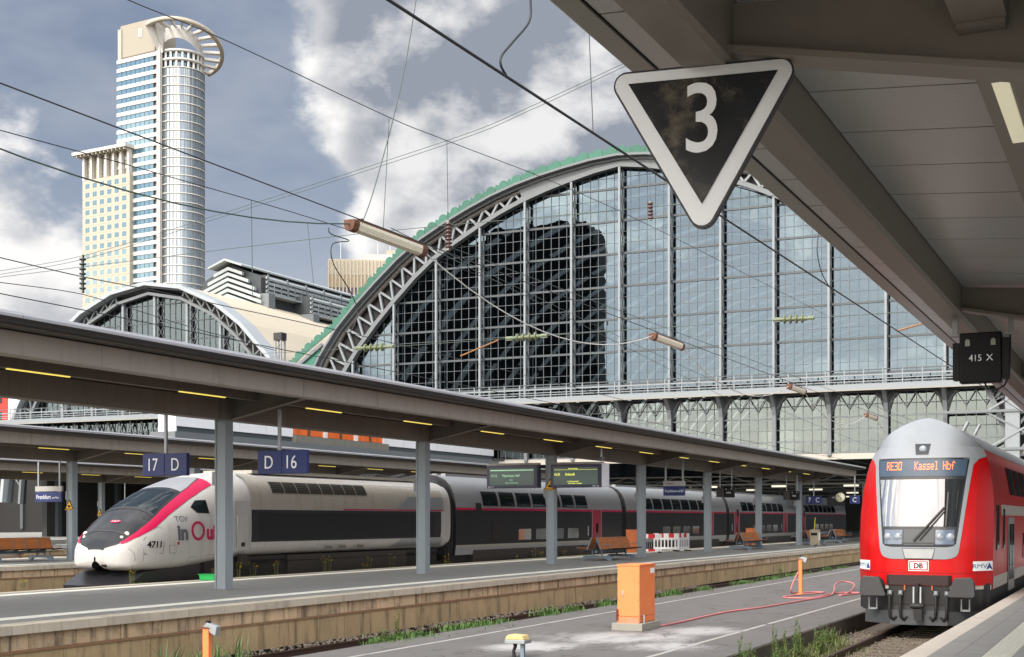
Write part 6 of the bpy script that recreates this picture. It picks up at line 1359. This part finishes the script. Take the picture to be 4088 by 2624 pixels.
J = [((0, 0, .95), (.14, .10)), ((0, 0, 1.15), (.14, .10)), ((0, -.02, 1.38), (.17, .11)), ((0, -.02, 1.52), .055), ((0, -.04, 1.66), (.085, .10)), ((0, -.04, 1.76), (.07, .08)),
     ((.1, 0, .9), .09), ((.12, -.16, .50), .06), ((.13, -.10, .10), .045), ((.13, -.26, .04), .04), ((-.1, 0, .9), .09), ((-.12, .14, .50), .06), ((-.12, .34, .14), .045), ((-.12, .22, .06), .04),
     ((.21, -.02, 1.42), .06), ((.29, .08, 1.15), .045), ((.27, -.05, .92), .035), ((-.21, -.02, 1.42), .06), ((-.29, -.1, 1.15), .045), ((-.24, -.28, 1.0), .035)]
E_ = [(0,1),(1,2),(2,3),(3,4),(4,5),(0,6),(6,7),(7,8),(8,9),(0,10),(10,11),(11,12),(12,13),(2,14),(14,15),(15,16),(2,17),(17,18),(18,19)]
pp_ = P(200, 2134, Z=0)
skin_person('person', 'person in black shirt and shorts walking at the far left', (pp_.x, pp_.y, 0), R(60), J, E_, [(0, '#d8d8d8'), (.12, '#b08a6a'), (.48, '#16161a'), (1.5, '#a9805f')], ((0, -.03, 1.72), .10, '#1c1512'))
J2 = [((0, 0, .52), (.15, .13)), ((0, .02, .75), (.15, .12)), ((0, 0, .98), (.17, .12)), ((0, -.03, 1.12), .055), ((0, -.06, 1.25), (.085, .10)), ((0, -.06, 1.35), (.07, .08)), ((.1, -.1, .52), .085), ((.12, -.46, .52), .065), ((.12, -.46, .1), .045), ((.12, -.58, .05), .04), ((-.1, -.1, .52), .085), ((-.12, -.46, .52), .065), ((-.12, -.46, .1), .045), ((-.12, -.58, .05), .04), ((.22, -.02, 1.0), .06), ((.26, -.1, .76), .045), ((.14, -.32, .68), .035), ((-.22, -.02, 1.0), .06), ((-.26, -.1, .76), .045), ((-.14, -.32, .68), .035)]
q_ = (-40.75, 38.6, 0)
skin_person('person', 'person in a pale top sitting on the bench at the left edge', q_, R(-90), J2, E_, [(0, '#3b3b44'), (.60, '#d8cdb6'), (1.10, '#b48a6c'), (1.6, '#b48a6c')], ((0, -.03, 1.30), .11, '#4a2c1c'))

# ---------------------------------------------------------------- clutter inside the hall mouth
CLM = mat('gantry_steel', '#5b5a57', .6, var=.15); CLL = mat('gantry_lamp', '#d9d4c0', .4, emit='#e9e2c8', estr=.6)
for k, (y, lb) in enumerate(((97, 'first steel gantry with lamps inside the hall mouth'), (109, 'second steel gantry inside the hall'), (124, 'third steel gantry deeper in the hall'), (146, 'farthest steel gantry in the dark hall'))):
    t = thing('platform_gantry', lb, 'gantry', (-33, y, 0), group='gantries inside the hall')
    for z in (4.15, 4.75): MB().box(-60, -8, y-.07, y+.07, z, z+.09).build('beam', CLM, t)
    for i in range(26): MB().bar((-60+2*i, y, 4.2 if i % 2 else 4.8), (-58+2*i, y, 4.8 if i % 2 else 4.2), .05).build('lattice_bar', CLM, t)
    for x in (-59, -47.5, -31.0, -18.2, -9.5): MB().box(x-.1, x+.1, y-.1, y+.1, -.8, 4.15).build('post', CLM, t)
    for i in range(9): MB().box(-56+5.2*i, -55+5.2*i, y-.2, y+.2, 3.98, 4.1).build('lamp', CLL, t)
    for i in range(6): MB().box(-53+7.4*i, -51.6+7.4*i, y-.05, y+.05, 2.7, 3.4).build('hanging_sign', (BLUE, DARK, GREYP)[i % 3], t)
